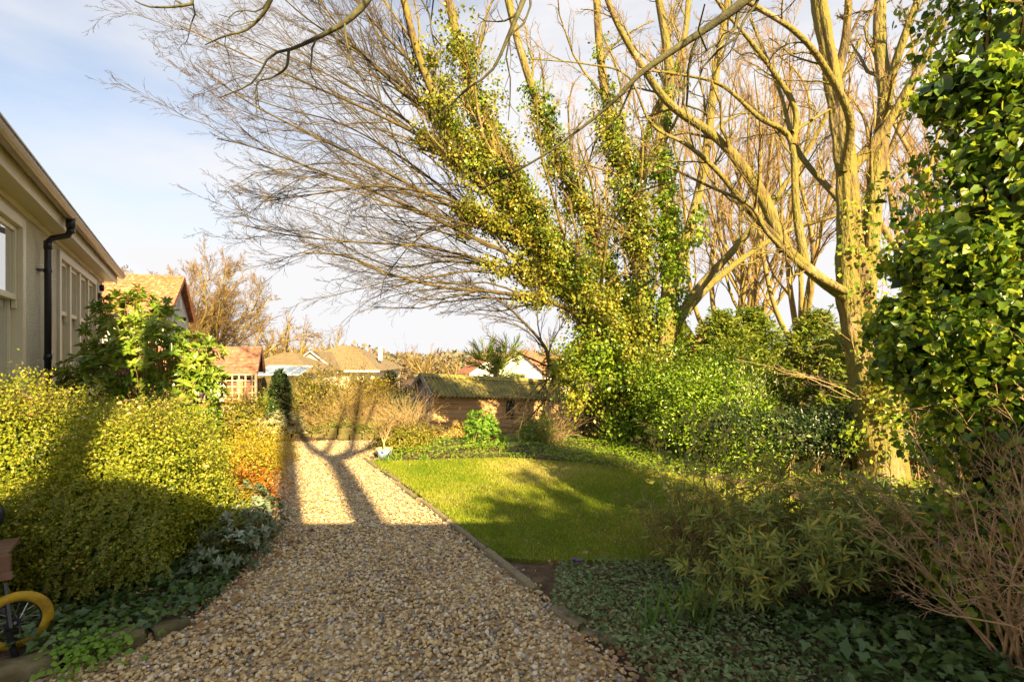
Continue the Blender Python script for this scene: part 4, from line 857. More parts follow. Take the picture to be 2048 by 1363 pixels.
Pe = np.array([l[0] for l in lims]); Re = np.array([l[1] for l in lims])
twiggery(Pe, Re, [dict(n=12, ratio=.26, ang=60, K=8, wig=.38, up=-.1, curve=-.02, rr=.5, rmin=.0035, rmax=.012, sides=4, tmin=.2),
                  dict(n=4, ratio=.4, ang=55, K=6, wig=.4, rr=.6, rmin=.002, tmin=.2), dict(n=3, ratio=.35, ang=55, K=3, wig=.3, rr=.7, rmin=.0012, tmin=.3)], rng, T3, M['bark_dark'], M['twig_dark'], 1)
root_shift(T3)
def shade_tree(label, base, r0, H, limbs, ivy=0, seed=0):
    rng = np.random.default_rng(seed); t = thing('garden_tree', label, 'tree', base, group='trees behind the viewpoint')
    fat_tube([(0, 0, -.2), (.03, 0, H*.5), (0, 0, H)], [r0*1.3, r0, r0*.75], 12, 24, rng, .05, M['bark_dark'], 'trunk', t)
    L_ = []
    for (dx, dy, dz) in limbs:
        o, P, R = fat_tube([(0, 0, H*.9), (dx*.3, dy*.3, H*.9+dz*.4), (dx, dy, H*.9+dz)], [r0*.6, r0*.45, r0*.2], 8, 24, rng, .04, M['bark_dark'], 'limb', t); L_.append((P[::2], R[::2]))
    P = np.array([l[0] for l in L_]); R = np.array([l[1] for l in L_])
    if ivy: ivy_on(P, R, ivy, .35, .1, rng, M['ivy_d'], t)
    return t
shade_tree('upright tree behind the low house, nearest its left end', (1.2, -6.2, 0), .20, 11, [(-1.2, 0, 3), (1, .4, 3)], seed=1)
shade_tree('upright slim tree behind the low house, second from the left', (2.70, -6.0, 0), .135, 11.5, [(-.6, 0, 3), (.8, 0, 3)], seed=2)
shade_tree('unseen ivy covered tree added behind the low house to shade the lawn', (5.55, -6.2, 0), .2, 5.6, [(-.6, 0, 1.6), (.3, .3, 2.2), (.1, 0, 1.2)], 5200, seed=3)  # out of view; its leafy crown is placed to throw shade on the lawn
#shade_tree('ivy covered tree right of the low house', (8.6, -3.5, 0), .25, 4.6, [(-1.5, .3, 2.2), (.2, .4, 3.0), (-.6, .5, 2.8)], 5000, seed=4)

# ------------------------------------------------------------------ shrubs on the left
def foliage_thing(name, label, cat, specs, n_mult, size, asp, kind, mat, seed, depth=.35, lmp=.14, freq=4, up=.3, droop=0., n_parts=0, stems=None, stem_mat=None, zmin=0.02, loc=None, group=None, clump=0, rough=.6, inner=True, holes=None):
    rng = np.random.default_rng(seed); c0 = np.array(specs[0][1], float); base = (c0[0], c0[1], float(gz(c0[0], c0[1]))) if loc is None else loc
    t = thing(name, label, cat, base, group=group); b = np.array(base)
    sp = [(int(n*n_mult), c, r) for n, c, r in specs]
    if clump: sp = [(n//clump, c, r) for n, c, r in sp]
    p, nn = blobs(sp, rng, depth=depth, lmp=lmp, freq=freq, zmin=zmin)
    if holes is not None: kp = lump(p, rng, 9.0, 10) > holes; p = p[kp]; nn = nn[kp]
    tc0 = rng.random(len(p))
    if clump:
        cs = size*1.6
        p = np.repeat(p, clump, 0); nn = np.repeat(nn, clump, 0); tc0 = np.repeat(tc0, clump); p = p+rng.normal(size=p.shape)*cs
    M_ = len(p); nv = norm(nn+rng.normal(size=p.shape)*rough+np.array([0, 0, up])); d = norm(rng.normal(size=p.shape)+nn*.5+np.array([0, 0, -droop]))
    tint = np.clip(tc0*.5+rng.random(M_)*.55, 0, 1)
    leaves('leaf' if False else 'foliage', p-b, d, nv, rng.uniform(.7, 1.3, M_)*size, asp, kind, mat, t, tint, rng, n_parts)
    if inner:   # bigger shaded leaves and twigs inside the crown
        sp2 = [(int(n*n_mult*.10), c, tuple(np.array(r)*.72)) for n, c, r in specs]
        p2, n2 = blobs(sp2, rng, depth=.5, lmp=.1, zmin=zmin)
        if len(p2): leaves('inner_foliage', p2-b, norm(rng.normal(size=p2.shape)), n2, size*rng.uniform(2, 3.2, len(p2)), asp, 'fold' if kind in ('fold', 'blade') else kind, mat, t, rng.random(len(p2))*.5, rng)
    # stems
    K = 7; Ps = []
    for n, c, r in specs:
        for _ in range(stems or 7):
            e = np.array(c)+norm(rng.normal(size=3))*np.array(r)*rng.uniform(.6, .98); e[2] = max(e[2], base[2]+.1); s = np.array([c[0]+rng.normal()*r[0]*.2, c[1]+rng.normal()*r[1]*.2, base[2]-.02]); m = (s+e)/2+rng.normal(size=3)*.06
            Ps.append(catmull([s, m, e], K))
    Ps = np.array(Ps)-b; Rs = np.broadcast_to(np.linspace(.012, .003, K), (len(Ps), K))*max(1, min(2.5, specs[0][2][2])); 
    lv = [(Ps, Rs, 4)]+grow(Ps, np.array(Rs), [dict(n=6, ratio=.35, ang=45, K=5, wig=.2, up=.2, rr=.6, rmin=.002, tmin=.3)], rng)
    V, F = merge_tubes(lv); o = link('stem', mesh('stem', V, F, stem_mat or M['stem_br'], True), t); o['kind'] = 'stuff'
    return t
def twig_bush(name, label, base, n, L_, spreadv, mat, seed, gravity=-.12, r=.004, lean=(0, 0), sub=6, cat='shrub', leaf=None, L2=.45):
    rng = np.random.default_rng(seed); b = np.array([base[0], base[1], float(gz(base[0], base[1]))]) if len(base) < 3 else np.array(base, float)
    t = thing(name, label, cat, tuple(b)); K = 9; a = rng.uniform(0, 6.28, n); s = rng.random(n)**.6*spreadv
    d = norm(np.column_stack([np.cos(a)*s+lean[0], np.sin(a)*s+lean[1], np.ones(n)])); P = np.empty((n, K, 3)); P[:, 0] = np.column_stack([rng.normal(size=(n, 2))*.10*L_, np.zeros(n)-.02]); ln = L_*rng.uniform(.6, 1.15, n)
    bend = rng.normal(size=(n, 3))*.06
    for k in range(1, K): P[:, k] = P[:, k-1]+d*(ln/(K-1))[:, None]; d = norm(d+rng.normal(size=(n, 3))*.07+bend+np.array([0, 0, gravity]))
    R = np.broadcast_to(np.linspace(r, r*.35, K), (n, K)); lv = [(P, R, 4)]+grow(P, np.array(R), [dict(n=sub, ratio=L2, ang=38, K=4, wig=.16, up=.05, curve=gravity*.5, rr=.6, rmin=r*.3, tmin=.25), dict(n=3, ratio=.4, ang=40, K=2, wig=.2, rr=.6, rmin=r*.22)], rng)
    V, F = merge_tubes(lv); o = link('stem', mesh('stem', V, F, mat, True), t); o['kind'] = 'stuff'
    if leaf:
        mk, nl, sz = leaf; Pq = lv[1][0]; i = rng.integers(0, len(Pq), nl); k = rng.integers(1, Pq.shape[1], nl); pos = Pq[i, k]+rng.normal(size=(nl, 3))*.01
        leaves('foliage', pos, norm(rng.normal(size=pos.shape)), norm(rng.normal(size=pos.shape)+np.array([0, -.3, .6])), rng.uniform(.6, 1.3, nl)*sz, .5, 'fold', M[mk], t, rng=rng)
    return t
foliage_thing('hedge_shrub', 'rounded small-leaved evergreen shrub half lit, below the near house window', 'shrub',
  [(34000, (-3.95, 4.0, .55), (.74, .85, .82)), (13000, (-3.4, 3.3, .34), (.46, .42, .46)), (12000, (-4.1, 3.3, .5), (.6, .5, .75))], 1.25, .024, .62, 'fold', M['box'], 101, clump=6, lmp=.2, freq=6, depth=.3, holes=-.8, rough=.8)
foliage_thing('hedge_shrub', 'domed small-leaved golden green shrub nearest the drive', 'shrub',
  [(36000, (-2.92, 4.0, .46), (.52, .72, .74)), (13000, (-2.87, 3.5, .34), (.46, .42, .42)), (5000, (-2.5, 4.25, .12), (.3, .4, .34))], 1.15, .024, .62, 'fold', M['box'], 102, clump=6, lmp=.2, freq=6, depth=.3, holes=-.8, rough=.8)
foliage_thing('golden_shrub', 'low bright golden yellow shrub spilling onto the gravel edge', 'shrub',
  [(10000, (-3.5, 6.1, .14), (.6, .95, .42)), (5000, (-3.75, 7.3, .15), (.5, .7, .4))], 1, .032, .6, 'fold', M['gold'], 103, clump=4)
foliage_thing('red_tipped_shrub', 'low orange-red leaved plant under the golden shrub at gravel edge', 'plant',
  [(1500, (-2.85, 5.25, .12), (.38, .5, .3))], 1, .045, .5, 'oval', M['red'], 104, clump=4)
# arching sprays hanging down the shaded hedge face
rng = np.random.default_rng(105); sps = []
nsp = 260; x = rng.uniform(-3.6, -2.3, nsp); y = 3.08+rng.uniform(0, .25, nsp)+np.abs(x+2.9)*.15; z = rng.uniform(.15, .75, nsp)
K = 7; P = np.empty((nsp, K, 3)); d = norm(np.column_stack([rng.normal(size=nsp)*.3, -.6+rng.normal(size=nsp)*.2, rng.uniform(-.1, .4, nsp)])); P[:, 0] = np.column_stack([x, y, z]); ln = rng.uniform(.1, .28, nsp)
for k in range(1, K): P[:, k] = P[:, k-1]+d*(ln/(K-1))[:, None]; d = norm(d+np.array([0, 0, -.35]))
t = thing('hedge_spray', 'leafy drooping sprays along the shaded foot of the hedge shrubs', 'hedge', (-2.9, 3.2, 0)); b = np.array([-2.9, 3.2, 0])
V, F, _ = tubes(P-b, np.full(P.shape[:2], .0015), 3); o = link('stem', mesh('stem', V, F, M['stem_br']), t); o['kind'] = 'stuff'
m_ = 22; tt = rng.random((nsp, m_))*(K-1.01); i0 = tt.astype(int); f = (tt-i0)[..., None]; ii = np.arange(nsp)[:, None]; pos = (P[ii, i0]*(1-f)+P[ii, i0+1]*f).reshape(-1, 3); tg = norm(P[ii, i0+1]-P[ii, i0]).reshape(-1, 3)
sg = rng.choice([-1, 1], len(pos))[:, None]; sdv = norm(np.cross(tg, [0, -.7, .7]))*sg
leaves('foliage', pos-b, norm(sdv+tg*.4), norm(np.array([0, -.7, .7])+rng.normal(size=pos.shape)*.3), .02, .55, 'fold', M['box'], t, rng.random(len(pos))*.5, rng)

for k, (x, y, z, lab) in enumerate([(-3.9, 4.0, 1.1, 'stray yellow shoots standing up from the shrub below the window'), (-2.9, 4.0, .98, 'stray yellow shoots sprouting from the domed shrub')]):
    twig_bush('hedge_shoots', lab, (x, y, z), 90, .36, 1.9, M['stem_br'], 106+k, -.02, .002, sub=3, leaf=('box', 1500, .02))
# whorled glossy shrub by the house
def whorls(tips, dirs, m, ln, asp, rng, droop=.25, spread=75):
    n = len(tips); a = (np.arange(m)[None]*2.4+rng.uniform(0, 6.28, (n, 1))); dirs = norm(dirs)
    u_ = norm(np.cross(dirs, rng.normal(size=(n, 3)))); v_ = np.cross(dirs, u_); el = np.radians(spread)*rng.uniform(.5, 1.15, (n, m))
    rd = u_[:, None]*np.cos(a)[..., None]+v_[:, None]*np.sin(a)[..., None]
    d = norm(dirs[:, None]*np.cos(el)[..., None]+rd*np.sin(el)[..., None]+np.array([0, 0, -droop])); nr = norm(dirs[:, None]*np.sin(el)[..., None]-rd*np.cos(el)[..., None]+rng.normal(size=d.shape)*.15)
    pos = tips[:, None]-dirs[:, None]*(rng.random((n, m, 1))*ln*.5)
    return pos.reshape(-1, 3), d.reshape(-1, 3), nr.reshape(-1, 3), rng.uniform(.7, 1.2, n*m)*ln
def whorl_shrub(name, label, specs, nt_, m, ln, asp, mat, seed, n_parts=0, droop=.25, up=.5, kind='oval', stem_mat=None, cat='shrub', spread=75, depth=.45):
    rng = np.random.default_rng(seed); c0 = np.array(specs[0][1]); b = np.array([c0[0], c0[1], float(gz(c0[0], c0[1]))]); t = thing(name, label, cat, tuple(b))
    tot = sum(s[0] for s in specs); p, nn = blobs([(int(nt_*s[0]/tot), s[1], s[2]) for s in specs], rng, depth=depth, lmp=.18, freq=3.5, zmin=.05)
    dr = norm(nn+np.array([0, 0, up])+rng.normal(size=p.shape)*.35)
    pos, d, nr, sz = whorls(p, dr, m, ln, asp, rng, droop, spread)
    leaves('foliage', pos-b, d, nr, sz, asp, kind, mat, t, np.clip(np.repeat(rng.random(len(p)), m)*.6+rng.random(len(pos))*.45, 0, 1), rng, n_parts)
    K = 7; s = b+np.column_stack([rng.normal(size=(len(p), 2))*.12, np.zeros(len(p))]); pick = rng.random(len(p)) < .45; s = s[pick]; e = p[pick]; mid = s*.45+e*.55; mid[:, 2] = s[:, 2]+(e[:, 2]-s[:, 2])*.35
    u_ = np.linspace(0, 1, K)[None, :, None]; Pq = (1-u_)**2*s[:, None]+2*u_*(1-u_)*mid[:, None]+u_**2*e[:, None]
    V, F, _ = tubes(Pq-b, np.broadcast_to(np.linspace(.010, .003, K), Pq.shape[:2]), 4); o = link('stem', mesh('stem', V, F, stem_mat or M['stem_br'], True), t); o['kind'] = 'stuff'
    return t
whorl_shrub('glossy_shrub', 'tall glossy evergreen shrub with whorled leaves against the house wall',
  [(10, (-4.6, 6.4, 1.5), (.55, .6, .62)), (8, (-5.15, 6.7, 1.75), (.5, .5, .75)), (7, (-5.0, 6.2, 1.15), (.6, .5, .5)), (8, (-4.22, 6.5, 1.2), (.42, .5, .72)), (3, (-4.0, 6.4, 1.4), (.2, .3, .22)), (5, (-4.3, 6.0, .85), (.45, .4, .4)), (4, (-5.1, 6.9, 2.15), (.35, .35, .4))],
  1250, 9, .11, .34, M['rhodo'], 110, 300)
# bluish pinnate plant at the gravel edge
whorl_shrub('pinnate_plant', 'bluish grey-leaved plant leaning over the gravel below the hedge', [(10, (-2.3, 4.3, .2), (.34, .45, .28)), (6, (-2.15, 3.75, .12), (.28, .35, .22))], 260, 9, .055, .4, M['greyleaf'], 111, 150, cat='plant', droop=.1)
whorl_shrub('variegated_shrub', 'cream variegated low shrub at the far left end of the drive', [(10, (-4.5, 9.75, .22), (.5, .35, .3))], 200, 8, .07, .4, M['varieg'], 112, cat='shrub')

def ground_ivy(name, label, pts_fn, n, size, kind, mat, seed, h=.12, cat='plant', asp=.9):
    rng = np.random.default_rng(seed); p = pts_fn(rng, n); n = len(p)
    z = h*(.25+.75*np.clip(.5+.5*lump(np.column_stack([p, np.zeros(n)]), rng, 4, 8), 0, 1))*rng.random(n)**.5
    pos = np.column_stack([p, z+.01]); nv = norm(np.column_stack([rng.normal(size=(n, 2))*.45, np.ones(n)])+np.array([0, -.25, 0])); d = norm(np.column_stack([rng.normal(size=(n, 2)), rng.normal(size=n)*.3-.1]))
    o = leaves(name, pos, d, nv, rng.uniform(.6, 1.3, n)*size, asp, kind, mat, None, np.clip(.4*z/h+rng.random(n)*.6, 0, 1), rng); o['label'] = label; return o
leftbed = [(-3.2, 2.75), (-2.3, 2.55), (-2.05, 2.78), (-1.92, 3.0), (-1.97, 3.7), (-2.2, 4.5), (-2.6, 5.4), (-3.2, 4.5), (-3.4, 3.2)]
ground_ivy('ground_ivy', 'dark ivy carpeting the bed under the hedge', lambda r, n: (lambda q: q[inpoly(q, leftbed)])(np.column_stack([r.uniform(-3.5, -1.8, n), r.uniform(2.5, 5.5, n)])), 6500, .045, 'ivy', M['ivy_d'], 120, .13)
ground_ivy('weed_patch', 'bright green round-leaved weed growing over the edging stones', lambda r, n: np.column_stack([r.normal(-2.19, .10, n), r.normal(2.62, .10, n)]), 420, .028, 'oval', M['bright'], 121, .16, asp=1.0)

# edging stones bottom left
for k, (a, b, wd, h, lab) in enumerate([((-2.62, 2.36, 0), (-2.32, 2.57, 0), .13, .12, 'squared mossy sandstone block at the lower left corner of drive'), ((-2.30, 2.60, 0), (-2.06, 2.80, 0), .13, .12, 'long flat sandstone block second from the left corner'),
        ((-2.04, 2.83, 0), (-1.93, 2.97, 0), .12, .09, 'small dark stone block ending the left edging')]):
    rng = np.random.default_rng(130+k); o = rough_block(a, b, wd, h, 'edging_stone', M['sand'], None, rng, rough=.14); tag(o, lab, 'stone', 'edging stones by the left bed')
# raised-bed stones at the end of the drive
bed = thing('stone_edging', 'low row of mossy stone blocks closing the far end of drive', 'edging', (-3.3, 9.6, 0))
for k in range(7):
    rng = np.random.default_rng(140+k); x0 = -.75+k*.24; rough_block((x0, 0, 0), (x0+.22, .0, 0), .14, .12+rng.uniform(0, .03), 'stone', M['fence'], bed, rng)
for k in range(2):
    rng = np.random.default_rng(150+k); x0 = -.35+k*.33; rough_block((x0, .03, 0), (x0+.30, .03, 0), .12, .2, 'stone', M['fence'], bed, rng, z0=.02)

# cart with yellow-tyred wheel
cart = thing('garden_cart', 'brown wooden cart with yellow tyred spoked wheel cut off at left edge', 'cart', (0, 0, 0))
wc = np.array([-2.68, 2.70, .172]); wrz = math.atan2(2.70, -2.68)+math.pi/2
whl = thing('wheel', 'x', 'x'); [whl.__delitem__(k) for k in ('label', 'category')]
whl = None
rot = (rad(0), rad(20), rad(38))
def wheel(c, parent, tm, R=.128):
    w_ = MB().torus(R, .026, 48, 12, .9).build('tyre', tm, parent, tuple(c), rot, True)
    rim = MB().torus(R-.024, .007, 48, 8, 2.0).build('rim', M['black'], w_, smooth=True)
    for i in range(18):
        a = 2*math.pi*i/18; sgn = 1 if i % 2 else -1
        MB().beam((.02*math.cos(a+.5*sgn), .014*sgn, .02*math.sin(a+.5*sgn)), ((R-.028)*math.cos(a), 0, (R-.028)*math.sin(a)), .004, .004).build('spoke', M['steel'] if tm is M['yellow'] else M['black'], w_)
    MB().lathe([(0, -.03), (.022, -.03), (.022, .03), (0, .03)], 14, axis='y').build('hub', M['black'], w_, smooth=False)
    MB().lathe([(0, -.042), (.009, -.04), (.009, -.03)], 10, axis='y').build('axle_nut', M['steel'], w_)
    return w_
wheel(wc, cart, M['yellow'])
MB().beam(wc+np.array([-.06, .0, .20]), wc+np.array([.02, -.05, -.015]), .014, .03).beam(wc+np.array([.0, -.05, .01]), wc+np.array([.035, -.04, -.17]), .012, .028).build('fork', M['black'], cart)
bx = np.array([-2.95, 2.85, .58])
for i in range(3):
    MB().box(-.42, .17, -.10+i*.11, 0.0+i*.11, 0, .025).build('plank', M['cartw'], cart, (-2.96, 2.72, .49-.0), (rad(0), rad(0), rad(35)), bevel=.004)
MB().box(-.42, .19, -.135, -.105, -.10, .028).build('side_board', M['cartw'], cart, (-2.96, 2.72, .49), (0, 0, rad(35)), bevel=.004)
MB().box(-.42, .20, -.150, -.137, -.10, -.06).build('trim', M['cartw'], cart, (-2.96, 2.72, .49), (0, 0, rad(35)))
MB().beam((-2.95, 2.72, .43), (-2.72, 2.68, .20), .02, .02).beam((-2.98, 2.8, .45), (-2.98, 2.9, .10), .03, .03).build('leg', M['black'], cart)
rot = (0, 0, rad(15))
wheel(np.array([-3.12, 2.92, .66]), cart, M['black'], .10)

# ------------------------------------------------------------------ pot, bulbs, border at the far end
pot = thing('flower_pot', 'glazed blue and white pot holding a small bare shrub by the drive', 'pot', tuple(G(768, 914)))
MB().lathe([(0, .004), (.075, .0), (.09, .01), (.125, .08), (.135, .125), (.128, .13), (.12, .12), (.0, .115)], 28).build('bowl', M['pot'], pot, smooth=True)
MB().lathe([(.136, .122), (.138, .145), (.122, .147), (.120, .12)], 28).build('rim', M['terra'], pot, smooth=True)
rng = np.random.default_rng(160); pb = G(768, 914)+np.array([0, 0, .12])
t = thing('potted_shrub', 'little leafless shrub with pinkish twigs growing in the blue pot', 'shrub', tuple(pb))
P = np.array([catmull([(0, 0, 0), (.01*s, 0, .12), (.06*s, .02, .26), (.10*s, .02, .42)], 8) for s in (-1.2, .2, 1.0)]); R = np.broadcast_to(np.linspace(.009, .004, 8), (3, 8))
lv = [(P, R, 6)]+grow(P, np.array(R), [dict(n=9, ratio=.55, ang=50, K=5, wig=.15, up=.3, rr=.55, rmin=.0025, tmin=.25), dict(n=6, ratio=.5, ang=40, K=4, wig=.2, up=.2, rr=.6, rmin=.0018, tmin=.2), dict(n=3, ratio=.5, ang=40, K=2, rr=.7, rmin=.0014)], rng)
V, F = merge_tubes(lv); o = link('stem', mesh('stem', V, F, M['straw'], True), t)
for k, (px, py) in enumerate([(765, 924), (776, 925), (797, 920), (850, 924)]):
    rng = np.random.default_rng(170+k); g0 = G(px, py); n = 9; t = thing('daffodil_clump', ['daffodil shoots directly below the blue pot', 'daffodil shoots just right of those below the pot', 'smallest tuft of daffodil shoots right of the pot', 'daffodil shoots in the soil halfway to the green shrub'][k], 'plant', tuple(g0), group='daffodil shoots by the pot')
    pos = np.column_stack([rng.normal(size=(n, 2))*.03, np.zeros(n)]); d = norm(np.column_stack([rng.normal(size=(n, 2))*.22, np.ones(n)]))
    leaves('leaf', pos, d, norm(rng.normal(size=(n, 3))), rng.uniform(.09, .15, n), .13, 'strap', M['bright'], t, rng=rng, stuff=False)

# far border masses
foliage_thing('climber_post', 'dark ivy covered upright post between trellis and twiggy border', 'plant', [(3000, (-4.68, 10.1, .75), (.19, .19, .55)), (1500, (-4.7, 10.1, .2), (.28, .2, .5))], 1.2, .05, .8, 'fold', M['ivy_d'], 200, inner=True)
border = [
 ('border_shrub', 'green leafy shrub below the trellis left of the climber post', (-5.6, 10.3, .2), (.75, .5, .62), 6000, .05, 'mixed'),
 ('border_shrub', 'bright green low shrub under the right end of trellis', (-5.1, 10.9, .35), (.5, .4, .5), 3500, .05, 'laurel'),
 ('border_shrub', 'yellow-green shrub just right of the climber post', (-4.2, 10.9, .55), (.55, .5, .72), 5000, .05, 'mixed'),
 ('border_shrub', 'golden top-heavy shrub behind the arching bare twigs', (-3.4, 11.6, .55), (.8, .5, .65), 6000, .05, 'gold'),
 ('border_shrub', 'dark green shrub left of the shed gable', (-2.6, 11.2, .2), (.45, .5, .6), 3500, .05, 'darkleaf'),
 ('border_shrub', 'low green plants spilling over the stone edging', (-3.2, 9.95, .08), (.75, .3, .2), 2500, .045, 'laurel'),
 ('border_shrub', 'low leafy shrub right behind the blue pot', (-1.9, 8.6, .10), (.55, .5, .34), 3500, .04, 'mixed'),
 ('border_shrub', 'shaded green shrub at the shed corner', (-1.6, 9.5, -.05), (.45, .4, .32), 2000, .045, 'mixed'),
 ('border_shrub', 'mossy yellow shrub in front of the shed boards', (-1.0, 10.6, -.3), (.45, .4, .42), 2500, .045, 'gold'),
 ('border_shrub', 'small leafy shrub beside the dry grass tuft', (.45, 9.3, .12), (.4, .4, .34), 2400, .045, 'laurel'),
 ('border_shrub', 'rough green growth below the shed window', (.0, 10.3, -.35), (.6, .4, .36), 3000, .045, 'mixed'),
 ('border_shrub', 'dark evergreen shrub left of the ivy-clad tree foot', (2.1, 10.4, .4), (.6, .6, .8), 6500, .06, 'darkleaf'),
 ('border_shrub', 'dark low evergreen in front of the ivy-clad tree foot', (2.3, 8.9, .3), (.7, .5, .6), 5000, .055, 'ivy'),
]
for k, (nm, lab, c, r, n, sz, mk) in enumerate(border):
    foliage_thing(nm, lab, 'shrub', [(n, c, r)], 1.0, sz, .5, 'fold', M[mk], 210+k, clump=4, depth=.5, lmp=.28, zmin=float(gz(c[0], c[1])), group='border shrubs')
whorl_shrub('pieris_shrub', 'bright yellow-green whorled shrub in front of the shed', [(10, (-.55, 8.9, .30), (.30, .3, .36)), (4, (-.45, 8.8, .12), (.38, .3, .2))], 260, 9, .075, .35, M['bright'], 230, 120)
twig_bush('arching_shrub', 'big mound of arching tan twigs at the end of the drive', (-3.65, 10.5), 110, 1.5, 1.0, M['straw'], 240, -.10, .005, sub=9, leaf=('mixed', 2600, .05))
twig_bush('arching_shrub', 'tan twiggy shrub behind the stone edging', (-3.1, 10.1), 70, 1.0, 1.2, M['straw'], 241, -.14, .0045, sub=8)
twig_bush('twiggy_shrub', 'brown twiggy shrub left of the shed gable', (-2.85, 10.7), 60, 1.4, .8, M['stem_br'], 242, -.06, .005, sub=8, leaf=('mixed', 900, .04))
twig_bush('twiggy_shrub', 'pinkish twiggy shrub behind the blue pot', (-1.95, 9.5), 40, 1.0, .9, M['straw'], 243, -.07, .004, sub=8)
twig_bush('twiggy_shrub', 'sparse twiggy shrub beside the shed window', (-.1, 11.2), 10, 1.4, .6, M['stem_br'], 245, -.05, .004, sub=6)
twig_bush('twiggy_shrub', 'reddish brown twiggy thicket at the right end of shed', (1.45, 10.7), 110, 1.5, .9, M['stem_br'], 246, -.07, .005, sub=9)
twig_bush('dry_grass', 'tuft of tall dry grass stalks right of the shed', (.75, 9.0), 90, .95, .8, M['straw'], 247, -.13, .003, sub=0 or 1, cat='grass')
twig_bush('twiggy_shrub', 'bare shrub rising in front of the gabled bungalow', (-4.1, 12.0), 55, 2.2, .7, M['stem_br'], 248, -.03, .008, sub=8)
twig_bush('twiggy_shrub', 'thin bare stems between the conifer and the shed', (-2.75, 13.4), 22, 2.7, .45, M['stem_br'], 249, .0, .006, lean=(.1, 0), sub=6)
twig_bush('twiggy_shrub', 'tan leafless bush left of the shed, low', (-2.3, 10.0), 50, .95, 1.1, M['straw'], 250, -.09, .0045, sub=8)

# conifers and palm
def conifer(name, label, base, H, r, mat, seed, n=900, sp=.35, group=None):
    rng = np.random.default_rng(seed); b = np.array([base[0], base[1], float(gz(base[0], base[1]))]); t = thing(name, label, 'conifer', tuple(b), group=group)
    MB().tube([(0, 0, -.1), (0, 0, H*.5), (0, 0, H*.97)], np.array([.1, .06, .01])*H/3, 8).build('trunk', M['bark'], t, smooth=True)
    u_ = rng.random(n)**.8; z = H*(.02+.97*u_); a = rng.uniform(0, 6.28, n); rr_ = r*(1-u_**1.6)**.6*rng.uniform(.55, 1.12, n)*(1+.2*np.sin(a*3+z*4)); tip = np.column_stack([np.cos(a)*rr_, np.sin(a)*rr_, z])
    dr = norm(np.column_stack([np.cos(a), np.sin(a), rng.uniform(-.3, 1.3, n)])); m = 14; k = rng.random((n, m, 1)); L_ = sp*rng.uniform(.7, 1.2, (n, 1, 1)); sdv = norm(np.cross(dr, [0, 0, 1.]))[:, None]
    pos = tip[:, None]-dr[:, None]*k*L_*1.0+sdv*rng.normal(size=(n, m, 1))*L_*.22*(k+.2); d = norm(dr[:, None]+sdv*rng.choice([-.8, .8], (n, m, 1))+rng.normal(size=(n, m, 3))*.6+np.array([0, 0, -.1]))
    pos = pos.reshape(-1, 3); d = d.reshape(-1, 3)
    leaves('foliage', pos, d, norm(rng.normal(size=pos.shape)*.9+np.array([0, -.3, .6])), rng.uniform(.5, 1.2, len(pos))*sp*.32, .36, 'fold', mat, t, np.clip(np.repeat(rng.random(n), m)*.6+(1-k.ravel())*.35+rng.random(len(pos))*.1, 0, 1), rng)
    return t
conifer('conifer', 'greyish green conifer left of the shed roof', (-3.55, 14.6), 2.5, .9, M['bluecon'], 260, 500, .35)
conifer('conifer', 'small dark conifer behind the tan twigs', (-3.8, 14.5), 2.3, .7, M['bluecon'], 261, 350, .3)
gc = 'yellow-green conifers behind the fence'
for k, (x, y, H, r, lab) in enumerate([(3.1, 13.2, 3.0, 1.0, 'yew-like conifer between shed and ivy-clad tree'), (4.5, 10.8, 2.6, 1.2, 'feathery yellow-green conifer right of the ivy-clad tree'), (5.4, 11.2, 2.7, 1.2, 'second feathery conifer to the right, under the forked bare tree'),
        (6.7, 11.0, 2.6, 1.3, 'conifer below the leaning bare tree'), (6.2, 8.4, 2.5, 1.1, 'layered dark conifer just left of the stout fence tree'), (7.6, 9.0, 3.0, 1.4, 'dark conifer behind the stout fence tree'), (8.8, 8.6, 3.3, 1.6, 'dark conifer right of the stout fence tree'), (3.6, 11.0, 2.3, 1.0, 'conifer tucked behind the ivy-clad tree foot')]):
    conifer('conifer', lab, (x, y), H+abs(float(gz(x, y))), r, M['conifer'], 270+k, 800, .38, gc)
# spiky palm
rng = np.random.default_rng(290); b = np.array([-.55, 17.5, float(gz(-.5, 17.5))]); t = thing('palm', 'dark green spiky palm rising behind the shed roof', 'palm', tuple(b))
MB().tube([(0, 0, 0), (0, 0, 1.5), (0, 0, 3.0)], [.16, .14, .1], 9).build('trunk', M['bark'], t, smooth=True)
Ps = []
for i, (c, nf) in enumerate([((-.35, 0, 2.75), 34), ((.35, .1, 2.9), 30), ((.1, 0, 2.3), 30)]):
    for _ in range(nf):
        d0 = norm(rng.normal(size=3)+np.array([0, 0, .55])); ln = rng.uniform(.6, 1.05); c_ = np.array(c); Ps.append((c_, d0, ln))
p_ = []; d_ = []; s_l = []
for c_, d0, ln in Ps:
    for q in range(12): f = .35+q*.055; p_.append(c_+d0*ln*f*.9); s0 = norm(np.cross(d0, rng.normal(size=3))); d_.append(norm(d0+s0*.5)); s_l.append(.32)
leaves('frond', np.array(p_), np.array(d_), norm(rng.normal(size=(len(p_), 3))), np.array(s_l), .08, 'strap', M['conifer'], t, rng=rng)
foliage_thing('bamboo_mass', 'dark green leafy mass at the foot of the palm behind shed', 'shrub', [(2500, (-.1, 16.8, .3), (1.0, .5, .75))], 1, .09, .3, 'fold', M['conifer'], 291, zmin=-1.5)

